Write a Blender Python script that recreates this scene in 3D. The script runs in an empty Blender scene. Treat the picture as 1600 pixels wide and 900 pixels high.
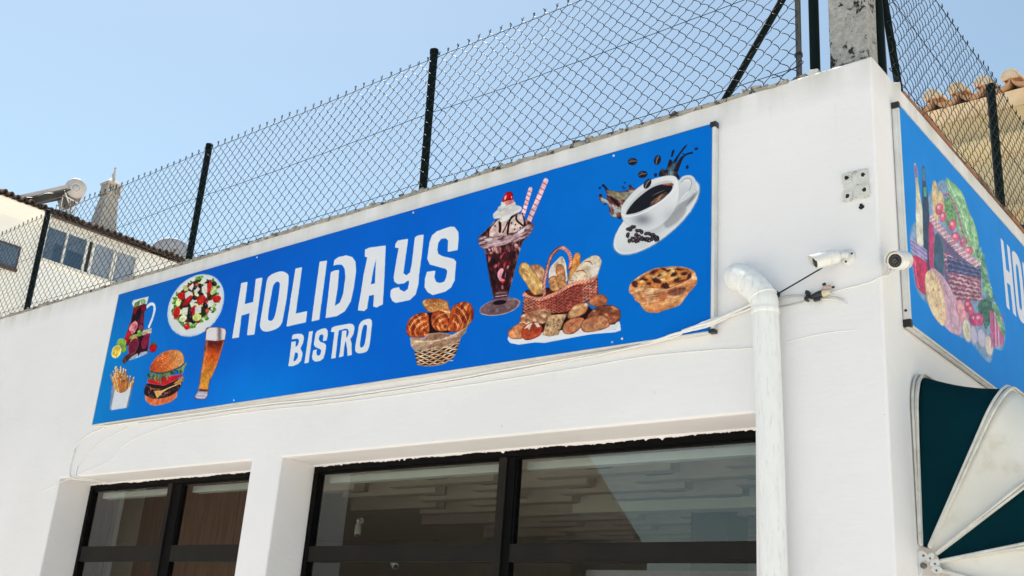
import bpy, bmesh, math, random
import numpy as np
from mathutils import Vector, Matrix
SC=bpy.context.scene; COL=SC.collection
R=math.radians
# ---------------------------------------------------------------- camera
CAM=(1.4234,-3.8366,1.6)
right=Vector((0.77000845,0.63413218,0.07045121)); up=Vector((0.15951949,-0.29825075,0.94106324)); fwd=Vector((-0.61777061,0.7133883,0.33081204))
cd=bpy.data.cameras.new('camera'); cam=bpy.data.objects.new('camera',cd); COL.objects.link(cam)
m=Matrix((right,up,-fwd)).transposed().to_4x4(); m.translation=CAM; cam.matrix_world=m
cd.sensor_width=36; cd.lens=1645.53/1600*36; cd.clip_start=.05; cd.clip_end=2000
SC.camera=cam
# ---------------------------------------------------------------- sky, sun, exposure
SUN_EL,SUN_AZ=R(70),R(-72)          # azimuth from +Y towards +X: the sun stands high, behind and left of the bistro
w=bpy.data.worlds.new('World'); SC.world=w; w.use_nodes=True
nt=w.node_tree; bg=nt.nodes['Background']; sky=nt.nodes.new('ShaderNodeTexSky'); sky.sky_type='NISHITA'; sky.sun_disc=False
sky.sun_elevation=SUN_EL; sky.sun_rotation=SUN_AZ; sky.altitude=20; sky.air_density=1.0; sky.dust_density=.95; sky.ozone_density=.3
tn=nt.nodes.new('ShaderNodeMixRGB'); tn.blend_type='MULTIPLY'; tn.inputs[0].default_value=1; tn.inputs[2].default_value=(1,1.01,.87,1); nt.links.new(sky.outputs[0],tn.inputs[1]); nt.links.new(tn.outputs[0],bg.inputs[0]); bg.inputs[1].default_value=.081
sd=bpy.data.lights.new('sun','SUN'); sd.energy=5.0; sd.angle=R(.53); sd.color=(1,.955,.89)
so=bpy.data.objects.new('sun',sd); COL.objects.link(so)
sv=Vector((math.sin(SUN_AZ)*math.cos(SUN_EL),math.cos(SUN_AZ)*math.cos(SUN_EL),math.sin(SUN_EL)))
so.rotation_euler=sv.to_track_quat('Z','Y').to_euler(); so.location=(0,0,30)
SC.view_settings.view_transform='Standard'; SC.view_settings.look='None'; SC.view_settings.gamma=1; SC.view_settings.use_curve_mapping=False
SC.view_settings.exposure=1.33
rnd=random.Random(77)
# ---------------------------------------------------------------- materials
def srgb(c):
    return tuple(((v/255.)/12.92 if v/255.<=.04045 else ((v/255.+.055)/1.055)**2.4) for v in c)+(1,)
def N(nt,t,**k):
    n=nt.nodes.new(t)
    for a,b in k.items():
        if a.startswith('i_'): n.inputs[int(a[2:])].default_value=b
        else: setattr(n,a,b)
    return n
def mat(name,c1,c2=None,rough=.7,scale=3.,detail=6.,stretch=(1,1,1),lo=.35,hi=.65,bump=0.,bscale=60.,bstretch=None,metal=0.,spec=.5,c3=None,s3=8.,t3=(.62,.7),bdist=.004):
    """Procedural surface: two tones mixed by noise, an optional third for spots, and relief."""
    m=bpy.data.materials.new(name); m.use_nodes=True; nt=m.node_tree; b=nt.nodes['Principled BSDF']; L=nt.links.new
    tc=N(nt,'ShaderNodeTexCoord'); mp=N(nt,'ShaderNodeMapping'); mp.inputs['Scale'].default_value=stretch; L(tc.outputs['Object'],mp.inputs[0])
    b.inputs['Roughness'].default_value=rough; b.inputs['Metallic'].default_value=metal; b.inputs['Specular IOR Level'].default_value=spec
    nz=N(nt,'ShaderNodeTexNoise'); nz.inputs['Scale'].default_value=scale; nz.inputs['Detail'].default_value=detail; nz.inputs['Roughness'].default_value=.6; L(mp.outputs[0],nz.inputs[0])
    mr=N(nt,'ShaderNodeMapRange'); mr.inputs[1].default_value=lo; mr.inputs[2].default_value=hi; L(nz.outputs[0],mr.inputs[0])
    mx=N(nt,'ShaderNodeMix',data_type='RGBA'); mx.inputs[6].default_value=c1; mx.inputs[7].default_value=c2 or c1; L(mr.outputs[0],mx.inputs[0])
    out=mx.outputs[2]
    if c3:
        n3=N(nt,'ShaderNodeTexNoise'); n3.inputs['Scale'].default_value=s3; n3.inputs['Detail'].default_value=8; n3.inputs['Roughness'].default_value=.7; L(mp.outputs[0],n3.inputs[0])
        m3=N(nt,'ShaderNodeMapRange'); m3.inputs[1].default_value=t3[0]; m3.inputs[2].default_value=t3[1]; L(n3.outputs[0],m3.inputs[0])
        x3=N(nt,'ShaderNodeMix',data_type='RGBA'); L(m3.outputs[0],x3.inputs[0]); L(out,x3.inputs[6]); x3.inputs[7].default_value=c3; out=x3.outputs[2]
    L(out,b.inputs['Base Color'])
    if bump:
        nb=N(nt,'ShaderNodeTexNoise'); nb.inputs['Scale'].default_value=bscale; nb.inputs['Detail'].default_value=8
        mb=N(nt,'ShaderNodeMapping'); mb.inputs['Scale'].default_value=bstretch or (1,1,1); L(tc.outputs['Object'],mb.inputs[0]); L(mb.outputs[0],nb.inputs[0])
        bp=N(nt,'ShaderNodeBump'); bp.inputs['Strength'].default_value=bump; bp.inputs['Distance'].default_value=bdist; L(nb.outputs[0],bp.inputs['Height']); L(bp.outputs[0],b.inputs['Normal'])
    m['nodes_done']=True
    return m
def wall_mat():
    m=bpy.data.materials.new('white_masonry_paint'); m.use_nodes=True; nt=m.node_tree; b=nt.nodes['Principled BSDF']; L=nt.links.new
    tc=N(nt,'ShaderNodeTexCoord'); geo=tc.outputs['Object']
    b.inputs['Roughness'].default_value=.62; b.inputs['Specular IOR Level'].default_value=.25
    def noise(sc,st=(1,1,1),det=6,ro=.55):
        mp=N(nt,'ShaderNodeMapping'); mp.inputs['Scale'].default_value=st; L(geo,mp.inputs[0]); n=N(nt,'ShaderNodeTexNoise'); n.inputs['Scale'].default_value=sc; n.inputs['Detail'].default_value=det; n.inputs['Roughness'].default_value=ro; L(mp.outputs[0],n.inputs[0]); return n.outputs[0]
    def rng(s,a,b_,c=0,d=1):
        r=N(nt,'ShaderNodeMapRange'); r.inputs[1].default_value=a; r.inputs[2].default_value=b_; r.inputs[3].default_value=c; r.inputs[4].default_value=d; L(s,r.inputs[0]); return r.outputs[0]
    def mix(f,a,bb):
        x=N(nt,'ShaderNodeMix',data_type='RGBA'); L(f,x.inputs[0])
        if isinstance(a,tuple): x.inputs[6].default_value=a
        else: L(a,x.inputs[6])
        x.inputs[7].default_value=bb; return x.outputs[2]
    def mul(a,bb):
        x=N(nt,'ShaderNodeMath',operation='MULTIPLY'); L(a,x.inputs[0]); L(bb,x.inputs[1]) if not isinstance(bb,(int,float)) else setattr(x.inputs[1],'default_value',bb); return x.outputs[0]
    c=mix(rng(noise(1.1),.35,.7),(.83,.81,.82,1),(.785,.77,.775,1))
    c=mix(rng(noise(.35,(1,1,2.2),3),.5,.68,0,.5),c,(.74,.74,.72,1))
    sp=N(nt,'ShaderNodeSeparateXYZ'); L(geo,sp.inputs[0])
    top=rng(sp.outputs[2],3.93,4.10)                       # greyer, streaky tone towards the top of the wall
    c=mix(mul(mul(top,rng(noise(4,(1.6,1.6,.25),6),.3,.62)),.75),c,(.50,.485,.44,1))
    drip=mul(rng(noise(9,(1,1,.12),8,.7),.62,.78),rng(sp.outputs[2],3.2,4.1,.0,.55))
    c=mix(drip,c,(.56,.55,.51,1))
    c=mix(rng(noise(26,(1,1,1),3),.72,.75,0,.6),c,(.45,.44,.42,1))
    c=mix(rng(noise(2.3,(1,1,.45),9,.72),.60,.74,0,.35),c,(.62,.60,.55,1))
    L(c,b.inputs['Base Color'])
    add=N(nt,'ShaderNodeMath',operation='ADD'); L(mul(noise(120,(1,1,1),6,.6),.35),add.inputs[0]); L(mul(noise(5,(1,1,1.6),4),3.2),add.inputs[1])
    ad2=N(nt,'ShaderNodeMath',operation='ADD'); L(add.outputs[0],ad2.inputs[0]); L(mul(noise(34,(.35,1,1.4),4,.5),.6),ad2.inputs[1])
    bp=N(nt,'ShaderNodeBump'); bp.inputs['Strength'].default_value=.32; bp.inputs['Distance'].default_value=.0042; L(ad2.outputs[0],bp.inputs['Height']); L(bp.outputs[0],b.inputs['Normal'])
    return m
def glass_mat(name,tint,rough=.0,dark=1.):
    m=bpy.data.materials.new(name); m.use_nodes=True; nt=m.node_tree; nt.nodes.remove(nt.nodes['Principled BSDF']); L=nt.links.new
    out=nt.nodes['Material Output']; tr=N(nt,'ShaderNodeBsdfTransparent'); tr.inputs[0].default_value=tint; gl=N(nt,'ShaderNodeBsdfGlossy'); gl.inputs[0].default_value=(1,1,1,1); gl.inputs[1].default_value=rough
    fr=N(nt,'ShaderNodeFresnel'); fr.inputs[0].default_value=1.8; tc=N(nt,'ShaderNodeTexCoord'); nz=N(nt,'ShaderNodeTexNoise'); nz.inputs['Scale'].default_value=1.3; L(tc.outputs['Object'],nz.inputs[0])
    bp=N(nt,'ShaderNodeBump'); bp.inputs['Strength'].default_value=.02; bp.inputs['Distance'].default_value=.004; L(nz.outputs[0],bp.inputs['Height']); L(bp.outputs[0],gl.inputs['Normal'])
    ge=N(nt,'ShaderNodeNewGeometry'); iv=N(nt,'ShaderNodeMath',operation='SUBTRACT'); iv.inputs[0].default_value=1; L(ge.outputs['Backfacing'],iv.inputs[1]); mu=N(nt,'ShaderNodeMath',operation='MULTIPLY'); L(fr.outputs[0],mu.inputs[0]); L(iv.outputs[0],mu.inputs[1])
    mx=N(nt,'ShaderNodeMixShader'); L(mu.outputs[0],mx.inputs[0]); L(tr.outputs[0],mx.inputs[1]); L(gl.outputs[0],mx.inputs[2]); L(mx.outputs[0],out.inputs[0])
    return m
def print_mat(name,C,rough=.6):
    """Flat print: the drawn pixels of a sign, on its face."""
    h,w_=C.shape[:2]; im=bpy.data.images.new(name,w_,h,alpha=False); px=np.ones((h,w_,4),np.float32); px[...,:3]=np.clip(C,0,1); im.pixels.foreach_set(px.ravel()); im.update(); im.pack()
    m=bpy.data.materials.new(name); m.use_nodes=True; nt=m.node_tree; b=nt.nodes['Principled BSDF']; L=nt.links.new
    t=N(nt,'ShaderNodeTexImage'); t.image=im; t.interpolation='Linear'; t.extension='EXTEND'
    tc=N(nt,'ShaderNodeTexCoord'); L(tc.outputs['UV'],t.inputs[0])
    nz=N(nt,'ShaderNodeTexNoise'); nz.inputs['Scale'].default_value=7; nz.inputs['Detail'].default_value=8; L(tc.outputs['Object'],nz.inputs[0])
    hs=N(nt,'ShaderNodeMixRGB',blend_type='MULTIPLY'); mr=N(nt,'ShaderNodeMapRange'); mr.inputs[1].default_value=.3; mr.inputs[2].default_value=.7; mr.inputs[3].default_value=.94; mr.inputs[4].default_value=1.0
    L(nz.outputs[0],mr.inputs[0]); hs.inputs[0].default_value=1; L(t.outputs[0],hs.inputs[1]); L(mr.outputs[0],hs.inputs[2]); L(hs.outputs[0],b.inputs['Base Color'])
    b.inputs['Roughness'].default_value=rough; b.inputs['Specular IOR Level'].default_value=.05
    n2=N(nt,'ShaderNodeTexNoise'); n2.inputs['Scale'].default_value=2.2; n2.inputs['Detail'].default_value=2; L(tc.outputs['Object'],n2.inputs[0])
    bp=N(nt,'ShaderNodeBump'); bp.inputs['Strength'].default_value=.25; bp.inputs['Distance'].default_value=.01; L(n2.outputs[0],bp.inputs['Height']); L(bp.outputs[0],b.inputs['Normal'])
    return m
M={}
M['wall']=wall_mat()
M['soffit']=M['wall']
M['mortar']=mat('weathered_mortar',(.42,.39,.34,1),(.25,.23,.20,1),.9,18,c3=(.03,.028,.026,1),s3=12,t3=(.53,.58),bump=.6,bscale=80)
M['black_frame']=mat('black_painted_aluminium',(.002,.002,.0025,1),(.004,.004,.004,1),.6,8,spec=.06)
M['brown_frame']=mat('dark_bronze_aluminium',(.016,.013,.010,1),(.010,.009,.008,1),.5,5,spec=.15)
M['post']=mat('dark_green_coated_post',(.002,.006,.006,1),(.003,.009,.009,1),.6,20,spec=.1)
M['wire']=mat('dark_green_coated_wire',(.004,.012,.014,1),(.003,.008,.010,1),.5,30,spec=.15)
M['rust_bar']=mat('weathered_grey_steel',(.05,.05,.05,1),(.09,.085,.08,1),.6,30)
M['concrete']=mat('worn_speckled_concrete',(.40,.39,.37,1),(.25,.245,.235,1),.9,38,c3=(.012,.012,.012,1),s3=17,t3=(.55,.58),bump=.7,bscale=90)
M['pipe']=mat('brushed_white_painted_pipe',(.82,.82,.80,1),(.78,.785,.78,1),.75,14,stretch=(3,3,.5),lo=.48,hi=.62,c3=(.58,.595,.615,1),s3=26,t3=(.54,.74),spec=.2,bump=.5,bscale=40,bstretch=(3,3,.3))
M['white_metal']=mat('white_enamelled_metal',(.72,.72,.71,1),(.62,.62,.60,1),.4,9,c3=(.36,.35,.33,1),s3=30,t3=(.66,.74))
M['white_plastic']=mat('white_plastic',(.74,.74,.72,1),(.68,.68,.66,1),.35,12)
M['black']=mat('black_plastic',(.008,.008,.009,1),(.014,.014,.015,1),.4,12)
M['lens']=mat('dark_glossy_lens',(.004,.004,.006,1),(.008,.008,.012,1),.08,10,spec=.8)
M['cable_white']=mat('white_painted_cable',(.82,.81,.79,1),(.76,.755,.73,1),.6,40,c3=(.45,.44,.41,1),s3=22,t3=(.66,.74))
M['patch']=mat('dull_white_patch',(.66,.655,.63,1),(.56,.555,.53,1),.9,40,c3=(.25,.24,.23,1),s3=60,t3=(.60,.66),bump=.6)
M['lamp_grey']=mat('infrared_lamp_grey',(.05,.05,.055,1),(.08,.08,.085,1),.3,30)
M['cable_grey']=mat('grey_cable',(.38,.37,.35,1),(.5,.49,.46,1),.6,30)
M['yellow_tape']=mat('yellowed_cable_joint',(.55,.46,.24,1),(.62,.58,.45,1),.5,60)
M['red_wire']=mat('red_wire',(.42,.25,.22,1),(.55,.40,.36,1),.5,30)
M['terracotta']=mat('weathered_terracotta',(.33,.145,.08,1),(.24,.12,.08,1),.9,14,c3=(.10,.07,.055,1),s3=20,t3=(.52,.66),bump=.5,bscale=60)
M['brick_dark']=mat('dark_old_brick',(.16,.085,.06,1),(.23,.12,.08,1),.9,20,c3=(.05,.045,.04,1),s3=18,t3=(.5,.62),bump=.5)
M['teal']=mat('dark_teal_awning_canvas',(.0008,.024,.034,1),(.0008,.020,.028,1),.9,6,spec=.05,bump=.25,bscale=900,bdist=.0008)
M['canvas']=mat('stained_white_awning_canvas',(.74,.725,.68,1),(.66,.64,.58,1),.8,3,c3=(.48,.42,.28,1),s3=2.4,t3=(.56,.78),bump=.25,bscale=900,bdist=.0008)
M['piping']=mat('white_awning_piping',(.66,.65,.60,1),(.52,.51,.46,1),.5,20,c3=(.30,.29,.26,1),s3=40)
M['plaster_in']=mat('cream_interior_plaster',(.80,.77,.67,1),(.76,.73,.63,1),.85,2)
M['slat']=mat('taupe_ceiling_slat',(.62,.52,.46,1),(.54,.46,.41,1),.75,6,stretch=(1,6,6))
M['slat2']=mat('grey_ceiling_slat',(.30,.30,.29,1),(.24,.245,.24,1),.75,6,stretch=(6,1,6))
M['wood_panel']=mat('brown_wood_panelling',(.27,.125,.07,1),(.15,.072,.042,1),.5,7,stretch=(6,6,.5),bump=.2)
M['dark_wood']=mat('dark_stained_wood',(.03,.022,.018,1),(.02,.016,.013,1),.5,3)
M['linen']=mat('beige_panel',(.74,.68,.58,1),(.68,.62,.52,1),.8,10)
M['dark_room']=mat('dark_interior_wall',(.42,.40,.35,1),(.36,.345,.31,1),.8,3)
M['floor_in']=mat('brown_tile_floor',(.42,.37,.30,1),(.36,.31,.25,1),.5,4)
M['glass']=glass_mat('window_glass',(.80,.83,.815,1))
M['glass_far']=mat('blue_reflecting_glass',(.055,.09,.15,1),(.09,.13,.19,1),.12,1.5,spec=.9)
M['glass_curtain']=mat('glass_over_pale_curtain',(.26,.30,.36,1),(.20,.24,.31,1),.2,1.5,spec=.7)
M['cream_wall']=mat('cream_house_wall',(.82,.82,.80,1),(.77,.77,.75,1),.9,1.2,bump=.3,bscale=30)
M['white_house']=mat('pale_house_wall',(.83,.84,.84,1),(.78,.79,.79,1),.9,1.2,bump=.3,bscale=30)
M['yellow_wall']=mat('yellow_ochre_render',(.62,.50,.31,1),(.55,.44,.26,1),.9,1.6,bump=.3,bscale=30)
M['old_tile']=mat('dark_lichened_roof_tile',(.05,.034,.026,1),(.09,.055,.04,1),.95,8,c3=(.24,.20,.15,1),s3=7,t3=(.64,.70),bump=.4)
M['new_tile']=mat('orange_roof_tile',(.52,.30,.17,1),(.42,.23,.13,1),.9,6,c3=(.62,.46,.30,1),s3=5,t3=(.55,.68),bump=.3)
M['tile_mortar']=mat('pale_tile_mortar',(.66,.55,.40,1),(.58,.46,.32,1),.95,9,bump=.4)
M['brown_gutter']=mat('brown_gutter',(.10,.055,.04,1),(.07,.04,.03,1),.5,4)
M['tank']=mat('grey_enamelled_tank',(.50,.47,.47,1),(.44,.41,.41,1),.4,4)
M['tank_dark']=mat('dark_collector_edge',(.10,.10,.10,1),(.16,.15,.15,1),.5,4)
M['chimney']=mat('limewashed_chimney',(.50,.46,.42,1),(.42,.39,.36,1),.95,5,bump=.4)
M['dish']=mat('grey_satellite_dish',(.40,.41,.46,1),(.36,.37,.42,1),.5,4)
M['asphalt']=mat('pale_stone_setts',(.40,.375,.33,1),(.34,.32,.28,1),.95,3,bump=.5,bscale=200)
M['paving']=mat('limestone_cobble_paving',(.56,.52,.45,1),(.47,.44,.38,1),.85,9,bump=.6,bscale=40)
M['kerb']=mat('limestone_kerb',(.46,.44,.40,1),(.38,.36,.33,1),.85,9)
M['earth']=mat('dry_sandy_ground',(.50,.44,.34,1),(.42,.37,.29,1),.95,.5)
M['opposite']=mat('brown_rendered_wall',(.10,.07,.05,1),(.08,.055,.04,1),.9,2)
M['hole']=mat('black_hole',(.006,.006,.006,1),(.02,.02,.02,1),.9,20)
M['roof']=mat('grey_roof_membrane',(.30,.29,.27,1),(.24,.23,.22,1),.95,4)
# ---------------------------------------------------------------- mesh helpers
def wloc(o):
    v=Vector((0,0,0))
    while o is not None: v+=o.location; o=o.parent
    return v
class MB:
    def __init__(s): s.v=[]; s.f=[]; s.sm=[]; s.mi=[]; s.cur=0
    def face(s,idx,smooth=False): s.f.append(tuple(idx)); s.sm.append(smooth); s.mi.append(s.cur)
    def add(s,vs): k=len(s.v); s.v+= [tuple(p) for p in vs]; return k
    def box(s,a,b,jit=0.,r_=None):
        x0,y0,z0=a; x1,y1,z1=b; P=[(x,y,z) for z in (z0,z1) for y in (y0,y1) for x in (x0,x1)]
        if jit: P=[tuple(c+(r_ or rnd).uniform(-jit,jit) for c in p) for p in P]
        k=s.add(P)
        for q in ((0,2,3,1),(4,5,7,6),(0,1,5,4),(2,6,7,3),(0,4,6,2),(1,3,7,5)): s.face([k+i for i in q])
        return s
    def obox(s,c,ax,ay,az,hx,hy,hz):
        c=Vector(c); ax,ay,az=[Vector(q).normalized() for q in (ax,ay,az)]
        k=s.add([c+ax*hx*i+ay*hy*j+az*hz*l for l in (-1,1) for j in (-1,1) for i in (-1,1)])
        for q in ((0,2,3,1),(4,5,7,6),(0,1,5,4),(2,6,7,3),(0,4,6,2),(1,3,7,5)): s.face([k+i for i in q])
        return s
    def ring(s,c,d,r,n,ref=None,ry=None):
        d=Vector(d).normalized(); ref=Vector(ref) if ref else (Vector((0,0,1)) if abs(d.z)<.9 else Vector((1,0,0)))
        a=d.cross(ref).normalized(); b=a.cross(d).normalized(); ry=ry or r
        return s.add([Vector(c)+a*(r*math.cos(2*math.pi*i/n))+b*(ry*math.sin(2*math.pi*i/n)) for i in range(n)])
    def tube(s,P,r,n=8,caps=True,rs=None,ref=None):
        P=[Vector(p) for p in P]; ks=[]
        for i,p in enumerate(P):
            d=(P[min(i+1,len(P)-1)]-P[max(i-1,0)])
            if d.length<1e-7: d=Vector((0,0,1))
            ks.append(s.ring(p,d,rs[i] if rs else r,n,ref))
        for a,b in zip(ks,ks[1:]):
            for i in range(n): s.face((a+i,a+(i+1)%n,b+(i+1)%n,b+i),n>5)
        if caps: s.face([ks[0]+i for i in range(n)][::-1]); s.face([ks[-1]+i for i in range(n)])
        return s
    def lathe(s,prof,c,axis,n=24,ref=None):
        """prof: (radius, distance along axis)."""
        d=Vector(axis).normalized(); c=Vector(c); ks=[s.ring(c+d*t,d,max(r,1e-4),n,ref) for r,t in prof]
        for a,b in zip(ks,ks[1:]):
            for i in range(n): s.face((a+i,a+(i+1)%n,b+(i+1)%n,b+i),True)
        s.face([ks[0]+i for i in range(n)][::-1]); s.face([ks[-1]+i for i in range(n)])
        return s
    def prism(s,poly,fn,t0,t1):
        """poly: 2-D outline; fn(u,v,t) -> world point."""
        n=len(poly); a=s.add([fn(u,v,t0) for u,v in poly]); b=s.add([fn(u,v,t1) for u,v in poly])
        s.face([a+i for i in range(n)][::-1]); s.face([b+i for i in range(n)])
        for i in range(n): s.face((a+i,a+(i+1)%n,b+(i+1)%n,b+i))
        return s
    def build(s,name,mats,parent=None,smooth=None,bevel=0,recalc=True):
        off=wloc(parent) if parent else Vector((0,0,0))
        me=bpy.data.meshes.new(name); me.from_pydata([(Vector(p)-off)[:] for p in s.v],[],s.f)
        ml=mats if isinstance(mats,(list,tuple)) else [mats]
        for m in ml: me.materials.append(M[m] if isinstance(m,str) else m)
        me.polygons.foreach_set('use_smooth',[bool(x) if smooth is None else smooth for x in s.sm]); me.polygons.foreach_set('material_index',s.mi)
        if recalc:
            bm=bmesh.new(); bm.from_mesh(me); bmesh.ops.recalc_face_normals(bm,faces=bm.faces)
            for e in bm.edges:
                if len(e.link_faces)==2 and e.link_faces[0].smooth!=e.link_faces[1].smooth: e.smooth=False
            bm.to_mesh(me); bm.free()
        me.update()
        o=bpy.data.objects.new(name,me); COL.objects.link(o)
        if parent: o.parent=parent
        if bevel:
            md=o.modifiers.new('soft_edges','BEVEL'); md.width=bevel; md.segments=2; md.limit_method='ANGLE'; md.angle_limit=R(50)
        return o
def tag(o,label=None,cat=None,group=None,kind=None):
    for k,v in (('label',label),('category',cat),('group',group),('kind',kind)):
        if v: o[k]=v
    return o
def thing(name,label,cat,loc=(0,0,0),group=None):
    o=bpy.data.objects.new(name,None); COL.objects.link(o); o.location=loc; o.empty_display_size=.1
    return tag(o,label,cat,group)
def copy_to(o,loc,parent=None,rot=None):
    c=o.copy(); COL.objects.link(c); c.parent=parent or o.parent; c.location=loc
    if rot: c.rotation_euler=rot
    return c
def smooth_path(P,n=6):
    P=[Vector(p) for p in P]; o=[]
    for i in range(len(P)-1):
        a,b,c,d=P[max(i-1,0)],P[i],P[i+1],P[min(i+2,len(P)-1)]
        for k in range(n):
            t=k/n; o.append(.5*((2*b)+(c-a)*t+(2*a-5*b+4*c-d)*t*t+(3*b-a-3*c+d)*t**3))
    return o+[P[-1]]
# ---------------------------------------------------------------- flat print for the two signs (drawn in numpy, no files)
import numpy as np, math, random
HOM1=np.array([[101.34386758,49.90487869,143.62075846],[-70.87392423,-183.53891975,663.58305371],[-0.08100744,0.04337894,1.]])
HOM2=np.array([[385.27054363,90.83532612,1420.5789695],[193.75899546,-334.07189974,503.56505762],[0.17026894,0.07895702,1.]])
def hash2(i,j,seed):
    h=(i.astype(np.int64)*374761393+j.astype(np.int64)*668265263+seed*974711)&0x7fffffff
    h=((h^(h>>13))*1274126177)&0x7fffffff
    return ((h^(h>>16))&0xffff)/65535.
def vnoise(x,y,seed=0):
    i=np.floor(x);j=np.floor(y);u=x-i;v=y-j;u=u*u*(3-2*u);v=v*v*(3-2*v)
    a=hash2(i,j,seed);b=hash2(i+1,j,seed);c=hash2(i,j+1,seed);d=hash2(i+1,j+1,seed)
    return a+(b-a)*u+(c-a)*v+(a-b-c+d)*u*v
def fbm(x,y,sc,seed=0,ang=0,asp=1.,oc=3):
    c,s=math.cos(ang),math.sin(ang)
    X=(x*c+y*s)/(sc*asp);Y=(-x*s+y*c)/sc
    t=0;a=.5;n=0
    for k in range(oc):
        t=t+a*vnoise(X,Y,seed+k*17);n+=a;a*=.5;X=X*2.03+5;Y=Y*2.03+9
    return t/n
def col(c): return np.array(c,float)/255.
def mixc(a,b,t):
    t=np.clip(t,0,1)[...,None];return a*(1-t)+b*t
def grad(c1,c2,p,q):
    c1,c2=col(c1),col(c2)
    def f(x,y):
        d=(q[0]-p[0],q[1]-p[1]);L=d[0]**2+d[1]**2
        return mixc(c1,c2,((x-p[0])*d[0]+(y-p[1])*d[1])/L)
    return f
def tex(c1,c2,sc,seed=0,ang=0,asp=1.,lo=.3,hi=.7,c3=None):
    c1,c2=col(c1),col(c2)
    def f(x,y):
        n=fbm(x,y,sc,seed,ang,asp);r=mixc(c1,c2,(n-lo)/(hi-lo))
        if c3 is not None: r=mixc(r,col(c3)[None,None,:]+0*r,(n-.62)/.12)
        return r
    return f
def catmull(P,closed=True,n=5):
    P=np.array(P,float);N=len(P);o=[]
    for i in range(N if closed else N-1):
        if closed: a,b,c,d=P[(i-1)%N],P[i],P[(i+1)%N],P[(i+2)%N]
        else: a,b,c,d=P[max(i-1,0)],P[i],P[i+1],P[min(i+2,N-1)]
        for k in range(n):
            t=k/n;o.append(.5*((2*b)+(c-a)*t+(2*a-5*b+4*c-d)*t*t+(3*b-a-3*c+d)*t**3))
    if not closed:o.append(P[-1])
    return np.array(o)
def inset(P,r):
    P=np.array(P,float);N=len(P)
    A=.5*sum(P[i][0]*P[(i+1)%N][1]-P[(i+1)%N][0]*P[i][1] for i in range(N));sg=1 if A>0 else -1
    o=[]
    for i in range(N):
        a=P[i]-P[i-1];b=P[(i+1)%N]-P[i]
        a/=np.hypot(*a)+1e-9;b/=np.hypot(*b)+1e-9
        na=np.array([-a[1],a[0]])*sg;nb=np.array([-b[1],b[0]])*sg
        m=na+nb;k=m@na
        if k<.25: m=m/(np.hypot(*m)+1e-9);o.append(P[i]+m*r*1.5)
        else: o.append(P[i]+m*r/k)
    return np.array(o)
def sdpoly(X,Y,P):
    d=np.full(X.shape,1e9);ins=np.zeros(X.shape,bool);N=len(P)
    for i in range(N):
        ax,ay=P[i-1];bx,by=P[i];ex,ey=bx-ax,by-ay
        L=ex*ex+ey*ey+1e-12
        t=np.clip(((X-ax)*ex+(Y-ay)*ey)/L,0,1)
        d=np.minimum(d,(X-ax-ex*t)**2+(Y-ay-ey*t)**2)
        if ay!=by:
            c=((ay>Y)!=(by>Y))&(X<ex*(Y-ay)/ey+ax);ins^=c
    d=np.sqrt(d);return np.where(ins,-d,d)
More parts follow.
